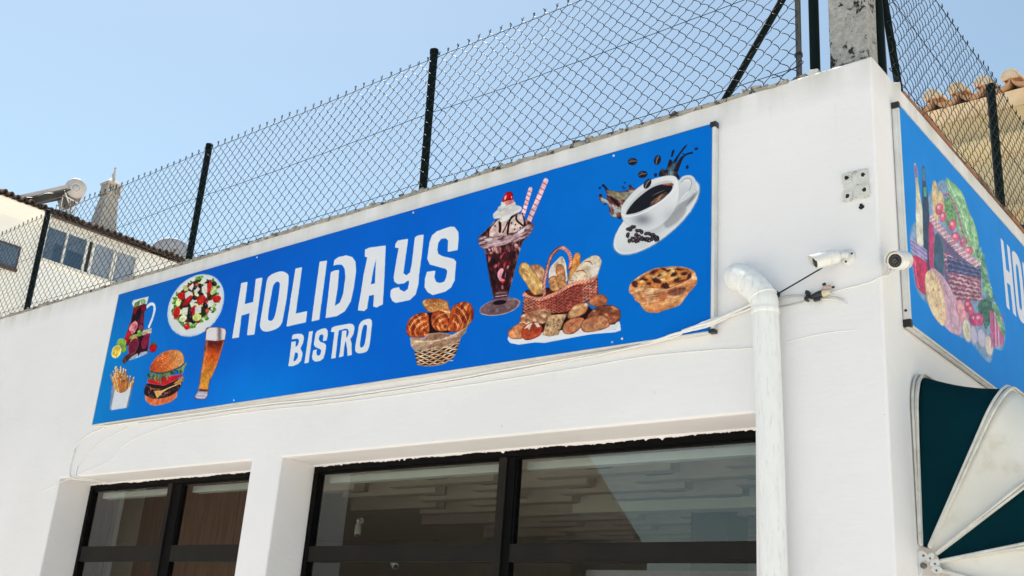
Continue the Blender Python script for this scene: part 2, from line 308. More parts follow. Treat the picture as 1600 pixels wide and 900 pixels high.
class Canvas:
    def __init__(s,W,H,ppm,base):
        s.w=int(W*ppm);s.h=int(H*ppm);s.ppm=ppm;s.W=W;s.H=H
        S,T=np.meshgrid((np.arange(s.w)+.5)/ppm,(np.arange(s.h)+.5)/ppm)
        s.S,s.T=S,T;s.C=base(S,T);s.ox=s.oy=0.;s.sc=1.
    def map(s,Hm,ds=0.,dt=0.,ks=1.):
        S=(s.S-ds)/ks;T=s.T-dt;w=Hm[2,0]*S+Hm[2,1]*T+Hm[2,2]
        s.X=(Hm[0,0]*S+Hm[0,1]*T+Hm[0,2])/w;s.Y=(Hm[1,0]*S+Hm[1,1]*T+Hm[1,2])/w
        s.iH=np.linalg.inv(Hm);s.ds,s.dt,s.ks=ds,dt,ks
    def at(s,ox,oy,sc): s.ox,s.oy,s.sc=ox,oy,sc
    def tr(s,P): return np.array(P,float)/s.sc+np.array([s.ox,s.oy])
    def win(s,x0,y0,x1,y1):
        q=np.array([[x0,y0,1],[x1,y0,1],[x0,y1,1],[x1,y1,1]]).T
        q=s.iH@q;a=q[0]/q[2]*s.ks+s.ds;b=q[1]/q[2]+s.dt
        i0,i1=max(0,int(a.min()*s.ppm)-1),min(s.w,int(a.max()*s.ppm)+2)
        j0,j1=max(0,int(b.min()*s.ppm)-1),min(s.h,int(b.max()*s.ppm)+2)
        return (slice(j0,max(j1,j0)),slice(i0,max(i1,i0)))
    def put(s,sl,sd,c,soft=.45,alpha=1.,edge=None):
        X,Y=s.X[sl],s.Y[sl]
        if X.size==0:return
        m=np.clip(.5-sd/(2*soft),0,1)*alpha
        cc=c(X,Y) if callable(c) else np.broadcast_to(col(c),X.shape+(3,))
        if edge:
            ec,ew=edge;cc=mixc(cc,col(ec)[None,None,:]+0*cc,np.clip(1+sd/ew,0,1)**1.5*.85)
        s.C[sl]=s.C[sl]*(1-m[...,None])+cc*m[...,None]
    def poly(s,P,c,r=0,smooth=False,holes=(),soft=.45,alpha=1.,edge=None,raw=False):
        P=np.array(P,float) if raw else s.tr(P)
        if smooth:P=catmull(P)
        if r: P=inset(P,r)
        mg=r+2+soft
        sl=s.win(P[:,0].min()-mg,P[:,1].min()-mg,P[:,0].max()+mg,P[:,1].max()+mg)
        X,Y=s.X[sl],s.Y[sl];sd=sdpoly(X,Y,P)-r
        for h in holes:
            h=s.tr(h)
            if len(h)>6:h=catmull(h)
            sd=np.maximum(sd,-sdpoly(X,Y,h))
        s.put(sl,sd,c,soft,alpha,edge)
    def ell(s,cx,cy,a,b,ang,c,soft=.45,alpha=1.,edge=None,wob=0,seed=0):
        p=s.tr([(cx,cy)])[0];a/=s.sc;b/=s.sc;R=max(a,b)*(1+wob)+2+soft
        sl=s.win(p[0]-R,p[1]-R,p[0]+R,p[1]+R);X,Y=s.X[sl],s.Y[sl]
        t=math.radians(ang);u=(X-p[0])*math.cos(t)+(Y-p[1])*math.sin(t);v=-(X-p[0])*math.sin(t)+(Y-p[1])*math.cos(t)
        k=np.hypot(u/a,v/b)
        if wob:k=k*(1+wob*(fbm(X,Y,min(a,b)*.5,seed)-.5)*2)
        s.put(sl,(k-1)*min(a,b),c,soft,alpha,edge)
    def line(s,P,w,c,smooth=True,soft=.4,alpha=1.):
        P=s.tr(P)
        if smooth and len(P)>2:P=catmull(P,False,4)
        w=np.atleast_1d(np.array(w,float))/s.sc;W=np.interp(np.linspace(0,1,len(P)),np.linspace(0,1,len(w)),w) if len(w)>1 else np.full(len(P),w[0])
        mg=W.max()+2
        sl=s.win(P[:,0].min()-mg,P[:,1].min()-mg,P[:,0].max()+mg,P[:,1].max()+mg);X,Y=s.X[sl],s.Y[sl]
        if X.size==0:return
        sd=np.full(X.shape,1e9)
        for i in range(len(P)-1):
            ax,ay=P[i];ex,ey=P[i+1]-P[i];t=np.clip(((X-ax)*ex+(Y-ay)*ey)/(ex*ex+ey*ey+1e-9),0,1)
            sd=np.minimum(sd,np.hypot(X-ax-ex*t,Y-ay-ey*t)-(W[i]+(W[i+1]-W[i])*t)/2)
        s.put(sl,sd,c,soft,alpha)
def inpoly(p,P):
    x,y=p;c=False
    for i in range(len(P)):
        a,b=P[i-1],P[i]
        if (a[1]>y)!=(b[1]>y) and x<(b[0]-a[0])*(y-a[1])/(b[1]-a[1])+a[0]:c=not c
    return c
WHT=(224,226,232)
def letters(cv):
    def L(pts,r=1.2,**k): cv.poly(pts,WHT,r=r,**k)
    cv.at(350,340,4.5)
    L([(120,460),(165,450),(145,608),(203,593),(222,430),(270,420),(212,822),(160,828),(178,672),(122,688),(103,842),(55,850)])
    L([(300,440),(325,405),(365,385),(410,378),(445,395),(453,430),(440,560),(415,700),(400,750),(370,780),(310,800),(270,795),(252,765),(255,720),(280,570)],r=0,smooth=True,
      holes=[[(370,450),(385,455),(390,480),(375,600),(355,690),(335,722),(312,720),(308,695),(325,580),(345,480)]])
    L([(500,358),(548,347),(503,674),(584,656),(574,736),(437,767)])
    L([(670,310),(724,300),(668,718),(613,730)])
    cv.at(340,330,3.3325)
    L([(601,284),(607,253),(630,238),(668,229),(700,238),(717,264),(720,312),(708,400),(692,470),(662,520),(620,546),(560,557),(574,440),(588,317),(608,308),(632,305),(624,400),(609,492),(634,476),(652,430),(664,340),(660,298),(646,278),(620,278)],r=.8)
    cv.at(540,340,4.5)
    L([(135,225),(165,210),(280,195),(272,400),(260,610),(215,632),(192,625),(197,543),(163,550),(150,640),(128,657),(83,652),(100,560),(125,400),(150,280),(132,275)],holes=[[(212,295),(203,462),(176,468),(195,360)]])
    L([(348,185),(365,160),(438,148),(425,240),(405,390),(425,405),(450,385),(462,330),(485,140),(505,125),(548,118),(535,250),(515,400),(510,470),(490,540),(450,580),(350,600),(325,585),(312,550),(315,510),(335,495),(375,487),(380,505),(410,520),(435,500),(445,455),(440,440),(410,462),(365,468),(340,450),(335,420),(350,330),(370,215),(345,210)])
    L([(722,240),(785,228),(793,150),(790,100),(765,65),(735,62),(640,95),(605,125),(588,170),(572,290),(590,330),(700,360),(712,375),(705,420),(690,450),(660,460),(635,450),(622,420),(630,372),(570,380),(555,430),(553,490),(575,525),(610,545),(700,520),(740,490),(765,440),(775,310),(760,290),(680,270),(650,255),(643,225),(650,175),(670,150),(700,145),(718,160),(715,243)])
    cv.at(440,490,10)
    r=.6
    L([(152,400),(165,340),(190,322),(260,313),(310,318),(340,345),(345,390),(330,460),(290,545),(320,600),(322,650),(300,740),(250,790),(170,820),(100,820),(125,650),(150,440),(220,430),(212,522),(245,500),(268,440),(262,400),(240,388),(200,395)],r,holes=[[(205,605),(240,608),(253,640),(245,690),(215,735),(180,745)]])
    L([(425,280),(485,270),(418,765),(350,778)],r)
    L([(640,430),(700,418),(718,330),(715,260),(680,225),(610,240),(550,270),(525,310),(500,480),(520,520),(600,555),(615,580),(600,640),(570,660),(545,640),(540,600),(550,555),(490,575),(470,670),(480,720),(520,750),(600,738),(650,700),(675,620),(692,500),(670,465),(600,440),(575,400),(590,340),(625,320),(650,345),(642,410)],r)
    L([(762,285),(780,220),(820,198),(1050,155),(1100,160),(1130,190),(1135,240),(1120,320),(1070,400),(1090,460),(1090,560),(1095,645),(1025,662),(1020,560),(1000,440),(990,430),(975,530),(960,665),(890,685),(910,560),(940,270),(1010,260),(1003,380),(1030,350),(1045,290),(1030,240),(990,235),(890,265),(870,400),(840,690),(770,705),(785,580),(822,290)],r)
    L([(1200,200),(1230,140),(1270,105),(1350,80),(1390,90),(1408,130),(1400,230),(1375,450),(1350,550),(1310,600),(1220,620),(1170,610),(1145,570),(1150,480),(1180,330)],0,smooth=True,holes=[[(1270,200),(1300,175),(1325,185),(1330,220),(1310,380),(1290,480),(1250,530),(1225,515),(1222,470),(1240,330)]])
def lettuce(cv,x,y,r,rnd,n=7,pal=((96,150,50),(60,110,35),(140,185,85),(40,85,30))):
    for k in range(n):
        a=rnd.uniform(0,6.28);q=rnd.uniform(0,.7)*r
        cv.ell(x+q*math.cos(a),y+q*math.sin(a),r*rnd.uniform(.3,.6),r*rnd.uniform(.18,.4),rnd.uniform(0,180),rnd.choice(pal),wob=.35,seed=rnd.randint(0,999),edge=(rnd.choice(((50,95,28),(150,190,95))),.8))
def art_left(cv):
    rnd=random.Random(4)
    # pitcher of sangria
    cv.at(160,450,10)
    cv.line([(690,300),(740,255),(785,250),(812,300),(800,400),(760,520),(720,610)],[38,45,42,34,30,30],(222,228,240))
    cv.poly([(480,190),(710,135),(722,130),(700,200),(690,250),(660,340),(645,480),(640,640),(600,900),(330,900),(400,620),(440,520),(470,380),(480,300),(458,240)],tex((108,22,40),(44,14,26),5,3,1.2,2.5,.3,.65),soft=.5,edge=((150,60,80),1.2))
    cv.poly([(458,240),(480,190),(722,130),(692,248),(600,262),(500,300),(480,290)],(214,224,222),soft=.5)
    cv.poly([(485,300),(510,230),(585,190),(575,260),(520,340)],(96,128,66),edge=((60,95,45),1.5))
    cv.poly([(590,185),(650,170),(672,200),(668,250),(600,252)],(132,160,110),edge=((90,120,75),1))
    cv.ell(535,350,45,75,25,(128,24,38),edge=((70,14,26),2));cv.ell(640,310,45,60,10,(120,20,40),edge=((80,14,30),2))
    cv.ell(560,400,40,90,15,(32,12,22));cv.ell(530,460,55,40,0,(28,18,26));cv.ell(615,480,32,110,8,(110,36,60),edge=((70,20,40),1.5))
    cv.poly([(405,640),(440,560),(510,505),(550,540),(555,600),(500,700),(440,740)],tex((196,92,108),(228,160,170),2.5,5,.9,4),edge=((150,40,60),1.3))
    cv.ell(600,620,42,50,0,(140,60,84),edge=((90,30,50),1.5))
    cv.poly([(345,780),(390,660),(440,680),(450,760),(400,840),(350,860)],(186,30,42),edge=((120,16,30),1.5))
    cv.poly([(640,660),(765,625),(765,690),(745,720),(620,740),(600,700)],tex((216,205,196),(160,140,110),4,2),edge=((230,232,236),.8))
    lettuce(cv,580,700,70,rnd,5)
    # glass and fruit
    cv.poly([(610,740),(745,700),(735,800),(705,990),(690,1040),(420,1090),(400,980),(520,760)],tex((70,18,40),(24,10,20),6,8),edge=((180,170,190),.9))
    cv.ell(480,760,70,28,-25,(150,170,90),edge=((200,190,110),.7))
    cv.ell(668,830,50,125,18,(130,30,62),edge=((190,50,80),1.1));cv.ell(480,905,72,140,18,(108,30,56),edge=((222,96,92),1.3))
    cv.line([(440,830),(490,780),(540,780)],14,(214,150,90))
    cv.poly([(400,1090),(470,1060),(540,1020),(690,985),(700,1020),(620,1060),(500,1110),(420,1130)],(190,205,225),soft=.7,alpha=.85)
    cv.poly([(540,1000),(590,1010),(560,1060)],(20,20,30))
    cv.ell(295,860,75,70,-30,(132,168,70),edge=((190,210,130),1.2));cv.ell(330,950,50,60,0,(120,160,70),edge=((80,120,50),1.5))
    cv.ell(215,995,72,105,22,(232,214,120),edge=((240,232,190),1.4));cv.ell(215,985,52,80,22,(214,178,60));cv.ell(212,980,28,50,22,(226,196,90))
    cv.poly([(310,1130),(340,1070),(420,1020),(440,1040),(470,1060),(420,1110),(380,1150),(330,1190)],tex((120,70,52),(60,34,30),3,11,.8,2),edge=((90,40,34),1))
    cv.ell(790,935,58,75,28,tex((196,20,40),(160,12,30),2,4),edge=((130,8,24),1));cv.poly([(745,880),(770,850),(820,845),(850,870),(810,885),(790,870)],(70,120,50))
    # plate of salad
    cv.at(250,420,8.18)
    cv.ell(455,468,436,322,-55,(150,180,215),soft=.6);cv.ell(453,466,428,316,-55,tex((214,217,220),(226,228,230),30,2),edge=((196,204,214),4.5))
    rnd=random.Random(11)
    def inside(x,y,k=1):
        t=math.radians(-52);u=(x-455)*math.cos(t)+(y-425)*math.sin(t);v=-(x-455)*math.sin(t)+(y-425)*math.cos(t)
        return (u/(355*k))**2+(v/(250*k))**2
    for k in range(200):
        x,y=rnd.uniform(110,790),rnd.uniform(90,790)
        if .50<inside(x,y)<1.04: lettuce(cv,x,y,44,rnd,3)
    cv.ell(450,410,300,215,-54,tex((60,60,26),(30,26,18),4,5))
    for k in range(120):
        x,y=rnd.uniform(150,770),rnd.uniform(110,740)
        if inside(x,y)<.72:
            t=rnd.random()
            if t<.36: cv.ell(x,y,rnd.uniform(28,48),rnd.uniform(18,30),rnd.uniform(90,140),rnd.choice(((170,34,34),(186,56,46),(150,30,32),(206,96,80))),edge=((130,10,18),1.2),wob=.15,seed=k)
            elif t<.5: lettuce(cv,x,y,30,rnd,3)
            elif t<.66: cv.ell(x,y,26,24,0,(44,38,44),edge=((20,18,24),1));cv.ell(x+6,y-4,7,4,40,(120,130,150))
            elif t<.8: cv.ell(x,y,34,28,rnd.uniform(0,90),(206,214,150),edge=((110,150,60),.9))
            else:
                a=rnd.uniform(.9,1.4);c,s=math.cos(a),math.sin(a);w,h=24,rnd.uniform(30,44)
                cv.poly([(x-w*s*.6-h*c*.6,y+w*c-h*s*.8),(x+w-h*c*.5,y-h*s*.7),(x+w*.9,y+h*.9),(x-w,y+h*.8)],(226,226,216),edge=((196,198,180),1))
    def cheese(p): cv.poly(p,tex((228,228,218),(206,206,192),3,6),edge=((188,190,172),.9))
    cv.ell(720,385,60,44,-20,(196,30,30),edge=((226,90,70),1));cv.ell(210,560,42,80,12,(176,26,32),edge=((214,90,80),1.4));cv.ell(272,345,50,48,-30,(190,26,34),edge=((150,14,24),1.5))
    cv.ell(625,230,34,90,12,(196,40,36),edge=((150,18,22),1.5));cv.ell(525,390,62,50,-40,(192,34,34),edge=((150,20,24),1.5));cv.ell(345,410,32,90,40,(176,22,34),edge=((120,12,24),1.5));cv.ell(420,540,34,80,25,(170,24,36),edge=((214,70,70),1.2))
    cv.ell(680,280,34,62,30,(196,212,140),edge=((110,150,60),1));cv.ell(325,250,30,40,-30,(190,208,140),edge=((90,140,60),1))
    for x,y in ((440,240),(510,300),(590,160),(690,190),(575,465),(380,620),(420,670),(370,570),(440,370),(520,215)):
        cv.ell(x,y,34,30,20,(24,20,32),edge=((8,8,14),1));cv.ell(x+8,y-6,8,4,40,(130,140,160))
    cheese([(500,180),(545,110),(600,120),(590,160),(540,200)]);cheese([(360,240),(420,180),(430,220),(400,280)]);cheese([(430,290),(480,225),(510,260),(450,335)])
    cheese([(530,230),(600,180),(600,300),(570,330),(530,300)]);cheese([(315,310),(360,280),(415,300),(380,340),(320,390)]);cheese([(375,440),(415,385),(445,410),(400,500)])
    cheese([(285,500),(358,490),(345,590),(270,610)]);cheese([(445,490),(525,455),(522,560),(442,590)]);cheese([(612,410),(670,390),(690,440),(665,480),(610,500)])
    cv.ell(290,635,56,40,-30,(222,228,186),edge=((120,150,80),.8));cv.ell(470,620,60,48,-15,(206,214,130),edge=((110,150,60),.9));cv.ell(228,440,34,42,10,(210,220,150),edge=((110,150,60),.8))
    cv.ell(340,738,38,38,0,(200,26,34),edge=((150,14,24),1.6));cv.ell(332,725,9,7,0,(240,150,140))
    # chips in a carton
    cv.at(160,540,8)
    rnd=random.Random(3)
    cv.poly([(115,500),(160,480),(160,560),(120,790),(88,800)],(128,140,160),soft=.6);cv.poly([(350,490),(385,470),(318,770),(290,780)],(118,128,146),soft=.6)
    for k in range(46):
        bx=rnd.uniform(165,335);t=(bx-165)/170;tx=bx+(t-.45)*130+rnd.uniform(-28,28);ty=560-rnd.uniform(100,250)*(.6+.6*math.sin(math.pi*min(1,t*.75+.25)))
        c=rnd.choice(((206,146,84),(222,170,110),(186,116,62),(228,190,140),(198,130,70)))
        cv.line([(tx+4,ty+4),(bx+4,585)],17,(130,74,38));cv.line([(tx,ty),(bx,580)],14,c)
        cv.ell(tx,ty,8,8,0,(236,214,176))
    cv.poly([(155,545),(185,580),(235,592),(290,570),(350,495),(348,560),(295,778),(105,808),(125,680)],grad((206,212,222),(222,224,230),(110,700),(300,650)))
    # burger
    cv.poly([(535,610),(700,670),(935,560),(930,640),(860,700),(760,735),(660,752),(590,735),(540,690),(528,650)],grad((214,110,70),(186,78,56),(700,640),(700,750)),smooth=False,r=2,edge=((226,150,110),1.2))
    cv.poly([(518,570),(540,490),(600,470),(900,420),(990,440),(975,520),(930,570),(840,630),(700,662),(590,650),(530,610)],tex((48,26,28),(22,14,20),4,9,0,1,.3,.7,(92,60,58)),smooth=True)
    for k in range(60):
        x=rnd.uniform(720,960);y=660-(x-700)*.42-rnd.uniform(8,62);cv.ell(x,y,12,7,-30,rnd.choice(((110,70,62),(60,32,36),(150,100,84),(36,20,26))))
    cv.poly([(560,430),(640,400),(980,360),(1000,300),(1010,320),(990,380),(900,440),(760,500),(620,480),(555,460)],(190,32,42),edge=((230,120,110),1.5))
    cv.poly([(580,490),(640,510),(760,520),(900,470),(960,440),(950,470),(800,530),(720,560),(600,560)],(40,20,26))
    cv.poly([(585,505),(615,530),(740,540),(700,556),(610,545),(600,570)],(150,90,70))
    cv.poly([(640,565),(740,560),(900,490),(985,445),(978,500),(960,480),(820,540),(740,590),(680,658)],(224,176,100),edge=((240,210,140),1))
    cv.poly([(930,440),(1000,380),(1025,400),(1000,430),(1015,440),(960,470),(880,480)],(196,146,84),edge=((120,80,50),1))
    for k in range(120):
        x=rnd.uniform(560,1010);t=(x-560)/450;y=375+math.sin(t*3)*25-t*95+rnd.uniform(-30,45)*(1-.4*t)
        cv.ell(x,y,rnd.uniform(8,26),rnd.uniform(6,11),rnd.uniform(40,130),rnd.choice(((84,112,70),(50,78,46),(130,150,104),(36,56,34),(106,130,84))),wob=.3,seed=k)
    cv.poly([(985,260),(1020,230),(1055,200),(1050,235),(1020,290),(980,310)],(130,160,110),edge=((60,100,50),1))
    for x,y0,y1 in ((655,380,440),(690,390,455),(720,380,465),(800,360,425),(830,340,380),(600,370,410)): cv.line([(x,y0-30),(x+8,y1)],16,(112,134,88))
    cv.poly([(588,300),(600,250),(650,170),(720,105),(800,65),(890,50),(960,65),(1005,110),(1018,170),(1010,220),(960,262),(860,305),(740,335),(640,330),(595,312)],
            lambda x,y: mixc(mixc(col((178,66,32)),col((214,120,60)),(x*8-1280-560)/330+.25*(fbm(x,y,4,3)-.5)),col((232,176,112)),(x*8-1280-800)/260),smooth=True,edge=((196,110,60),1.8))
    for k in range(46):
        x=rnd.uniform(610,880);y=rnd.uniform(70,290)
        if (x-590)/330+(320-y)/300>.55 and inpoly((x,y),[(620,290),(640,220),(740,115),(860,75),(880,120),(780,240),(700,290)]): cv.ell(x,y,6,4,-50,(240,200,150),soft=.3)
    cv.line([(600,318),(660,338),(740,342),(860,315),(980,262),(1012,228)],8,(40,20,20))
    # tall glass of beer
    cv.poly([(1290,-200),(1330,-230),(1460,-232),(1535,-205),(1545,-160),(1500,30),(1440,230),(1380,360),(1340,450),(1325,560),(1310,640),(1270,672),(1180,670),(1145,640),(1190,560),(1215,400),(1245,200),(1265,60),(1285,-60)],(120,90,92),smooth=True,soft=.6,edge=((40,30,50),.7))
    cv.poly([(1290,-60),(1520,-60),(1482,40),(1430,220),(1370,350),(1330,440),(1312,550),(1210,550),(1228,400),(1260,200),(1278,50)],
            lambda x,y: mixc(mixc(col((92,30,24)),col((196,84,30)),(y-534)/22+(fbm(x,y,6,4)-.5)*.5),col((206,140,52)),(y-556)/35),soft=.7)
    cv.line([(1300,-60),(1296,60),(1262,240),(1232,420),(1212,545)],22,(214,150,120),alpha=.55,soft=1.5);cv.line([(1508,-50),(1470,90),(1420,240),(1350,400)],14,(226,140,110),alpha=.6,soft=1)
    cv.poly([(1288,-75),(1300,-195),(1340,-225),(1460,-228),(1528,-208),(1540,-170),(1525,-75),(1400,-60)],
            lambda x,y: mixc(col((224,218,222))+0*x[...,None],col((96,64,64)),np.exp(-((x-342.5)/3.2)**2)*.75+(fbm(x,y,3,6)-.5)*.2),soft=.6)
    cv.poly([(1210,540),(1310,548),(1312,575),(1208,570)],(92,44,30),alpha=.8)
    cv.poly([(1192,570),(1315,575),(1308,635),(1270,662),(1185,662),(1150,636)],(176,172,196),edge=((120,110,140),.8));cv.line([(1180,605),(1300,612)],6,(226,226,238));cv.line([(1165,645),(1280,656)],7,(232,232,240))
def croissant(cv,P,ang,seed,c=((196,94,46),(128,48,26),(230,166,104))):
    cv.poly(P,tex(c[1],c[0],3.2,seed,ang,3,.3,.6,c[2]),smooth=True,edge=((112,44,24),2.2))
def art_mid(cv):
    # basket of croissants
    cv.at(620,455,6.925);rnd=random.Random(7)
    cv.poly([(275,230),(560,240),(600,440),(300,470)],(30,16,20))
    croissant(cv,[(272,120),(310,85),(420,78),(500,90),(548,120),(560,180),(590,230),(570,300),(430,240),(340,220),(290,170)],.3,21,((206,160,104),(196,104,54),(236,210,160)))
    for k in range(9): cv.line([(330+28*k,100+rnd.uniform(-6,6)),(340+28*k,190+rnd.uniform(-20,10))],[6,10],(168,100,56),alpha=.5)
    croissant(cv,[(98,400),(120,320),(180,260),(260,232),(330,240),(345,300),(350,400),(340,460),(280,495),(180,500),(110,470)],1.2,5)
    croissant(cv,[(365,300),(390,230),(460,210),(530,240),(555,300),(560,400),(520,430),(440,430),(385,390)],1.1,9)
    croissant(cv,[(545,420),(560,330),(590,180),(640,140),(720,112),(790,135),(825,200),(825,290),(780,360),(700,420),(620,442)],1.9,13)
    for k in range(7):
        r=70+30*k;cv.line([(345+r*math.cos(a),470+r*.95*math.sin(a)) for a in np.linspace(3.35,4.55,6)],[3,11,3],(252,206,150) if k%2 else (84,26,18),alpha=.8)
        r=45+26*k
        if r<180: cv.line([(540+r*math.cos(a),430+r*1.1*math.sin(a)) for a in np.linspace(3.5,4.7,6)],[3,9,3],(246,194,136) if k%2 else (84,28,18),alpha=.75)
        r=50+34*k
        cv.line([(590+r*.8*math.cos(a),410+r*1.15*math.sin(a)) for a in np.linspace(4.9,6.1,7)],[3,12,3],(250,200,146) if k%2 else (92,30,18),alpha=.8)
    # cloth
    cv.poly([(140,500),(290,505),(330,460),(470,445),(600,470),(760,380),(745,440),(690,500),(670,560),(500,620),(300,640),(190,640),(150,590)],tex((196,168,140),(150,112,92),5,14,-.3,2.5),edge=((220,200,180),1.2))
    cv.poly([(285,520),(350,465),(480,448),(590,470),(500,510),(400,530)],(140,100,84),soft=1.2,alpha=.8);cv.line([(160,540),(300,545),(450,530),(620,470),(740,400)],[6,10,6],(230,212,190),alpha=.8)
    cv.poly([(185,640),(300,640),(500,615),(678,545),(640,660),(600,730),(520,775),(400,800),(270,808),(215,780)],tex((92,48,34),(56,28,22),3,2))
    for r in range(7):
        t=r/6.;xl=190+28*t;xr=672-70*t;yl=650+125*t;yr=560+185*t
        n=9
        for k in range(n):
            a=k/n;b=(k+1.05)/n;o=10 if (k+r)%2 else -6
            y=lambda q:yl+(yr-yl)*q**1.3+34*math.sin(math.pi*q)*(.6)
            cv.line([(xl+(xr-xl)*a,y(a)+o),(xl+(xr-xl)*(a+b)/2,y((a+b)/2)-2),(xl+(xr-xl)*b,y(b)-o)],[7,13,7],rnd.choice(((226,196,160),(206,166,126),(236,214,184))))
    cv.line([(220,790),(300,806),(420,800),(520,775)],12,(176,130,90))
    # sundae
    cv.at(740,275,8.18);rnd=random.Random(12)
    def straw(a,b,w,n):
        cv.line([a,b],w,(236,196,200),smooth=False);dx,dy=b[0]-a[0],b[1]-a[1]
        for k in range(n):
            t=(k+.6)/n;x,y=a[0]+dx*t,a[1]+dy*t;cv.line([(x-w*.5,y-w*.28),(x+w*.45,y+w*.3)],9,(176,26,44),smooth=False)
    straw((722,165),(625,500),50,6);straw((920,55),(690,600),60,8)
    # glass
    cv.poly([(60,780),(70,880),(130,930),(160,1050),(215,1400),(250,1560),(330,1600),(430,1560),(500,1300),(560,1050),(620,850),(740,720),(755,600),(640,560),(200,640)],
            tex((44,22,24),(128,78,78),4,33,1.2,2.5,.35,.62,(196,150,150)),edge=((150,112,114),1))
    cv.poly([(150,1000),(540,960),(470,1300),(420,1500),(400,1600),(260,1600),(200,1300)],tex((26,14,18),(78,30,32),4,7,1.3,2),soft=1.5,alpha=.9)
    for k in range(26):
        x=rnd.uniform(190,500);y=rnd.uniform(900,1430)
        if abs(x-330)<190-(y-900)*.22: cv.ell(x,y,rnd.uniform(6,16),rnd.uniform(14,40),rnd.uniform(-20,40),rnd.choice(((170,60,80),(206,120,134),(120,30,50),(214,170,180),(70,20,34))),wob=.3,seed=k,alpha=.85)
    cv.ell(365,1340,30,35,0,(206,40,44),edge=((120,14,30),2));cv.poly([(300,1250),(340,1180),(380,1200),(350,1300),(400,1330),(330,1340)],(220,150,165),smooth=True)
    # ice cream, cream, cherry
    cv.poly([(185,770),(190,680),(240,590),(330,540),(430,540),(460,620),(440,760),(330,800)],tex((196,166,160),(224,202,190),6,4),edge=((110,60,66),1.6))
    cv.poly([(430,740),(460,560),(540,480),(620,480),(650,560),(640,640),(560,720)],tex((206,180,172),(230,206,196),6,6),edge=((80,30,36),1.8))
    for P,w in (([(188,770),(200,680),(290,565)],12),([(330,590),(335,650),(330,710)],34),([(430,740),(440,640),(470,540),(550,480)],26),([(545,480),(545,560),(620,630)],24),([(620,480),(640,560),(640,640)],14),([(370,720),(410,640),(430,590)],14)): cv.line(P,w,(38,14,22))
    for x,y in ((530,620),(520,680),(590,660),(480,600),(270,640)):cv.ell(x,y,9,13,20,(50,20,28))
    cv.poly([(245,490),(300,430),(310,400),(345,370),(350,330),(440,310),(520,330),(540,370),(600,390),(610,430),(560,470),(480,510),(440,560),(340,590),(330,540),(260,545)],tex((196,192,192),(228,226,222),4,8,-.4,2),smooth=True,edge=((206,200,196),1))
    for k in range(10): x=rnd.uniform(290,560);y=rnd.uniform(380,520);cv.line([(x-30,y+10),(x,y-8),(x+36,y-14)],[3,7,3],(168,160,160),alpha=.6)
    cv.poly([(395,340),(430,320),(500,300),(522,330),(480,350),(410,375)],(222,120,122),soft=.8)
    cv.poly([(365,330),(375,270),(410,215),(450,200),(488,210),(498,250),(495,295),(430,315)],(176,10,20),smooth=True,edge=((100,6,14),1.8));cv.ell(402,275,12,32,15,(232,150,150));cv.ell(480,268,8,16,0,(236,170,170))
    # frilled rim
    cv.poly([(60,790),(130,760),(200,790),(330,760),(440,760),(560,700),(650,640),(755,600),(745,700),(640,800),(480,860),(300,900),(140,930),(70,890)],tex((96,64,68),(190,160,164),3,15,-.4,3,.35,.65),smooth=True,edge=((90,50,64),1))
    cv.poly([(130,810),(240,790),(200,830)],(222,204,210),smooth=True);cv.poly([(560,710),(650,650),(640,710),(560,745)],(226,206,212));cv.line([(70,850),(200,870),(350,850),(540,790),(720,690)],[5,9,5],(210,180,196),alpha=.8)
    # stem and foot
    cv.at(740,380,5.454)
    cv.ell(222,540,178,68,-13,(110,84,88),edge=((190,160,160),1.5));cv.ell(226,532,150,50,-13,tex((134,106,108),(92,66,74),8,3),soft=1)
    cv.poly([(150,500),(180,470),(190,420),(280,415),(285,460),(330,490),(230,530)],(120,90,98),smooth=True);cv.poly([(165,440),(285,425),(275,460),(180,475)],(70,40,52));cv.line([(185,455),(280,442)],7,(196,166,176))
    cv.ell(218,505,58,20,-8,(28,14,24));cv.line([(60,600),(150,615),(260,600),(350,560),(390,500)],6,(196,170,172),alpha=.9);cv.line([(290,480),(360,480),(385,500)],10,(170,140,140),alpha=.8)
def wicker(cv,P,rows,c1,c2,dk,rnd,cell=16,ht=11):
    """P: four corners TL TR BR BL of the woven side."""
    cv.poly(P,dk);P=[np.array(p,float) for p in P]
    n=max(3,int(np.hypot(*(P[1]-P[0]))/cell))
    for r in range(rows):
        for k in range(n):
            a,b=k/n,(k+.92)/n;v=(r+.5)/rows
            pt=lambda u:(P[0]*(1-u)+P[1]*u)*(1-v)+(P[3]*(1-u)+P[2]*u)*v
            o=ht*.25*(1 if (k+r)%2 else -1)
            p,q,m=pt(a),pt(b),pt((a+b)/2)
            cv.line([(p[0],p[1]+o),(m[0],m[1]-ht*.15),(q[0],q[1]-o)],[ht*.5,ht*.75,ht*.5],rnd.choice((c1,c2)))
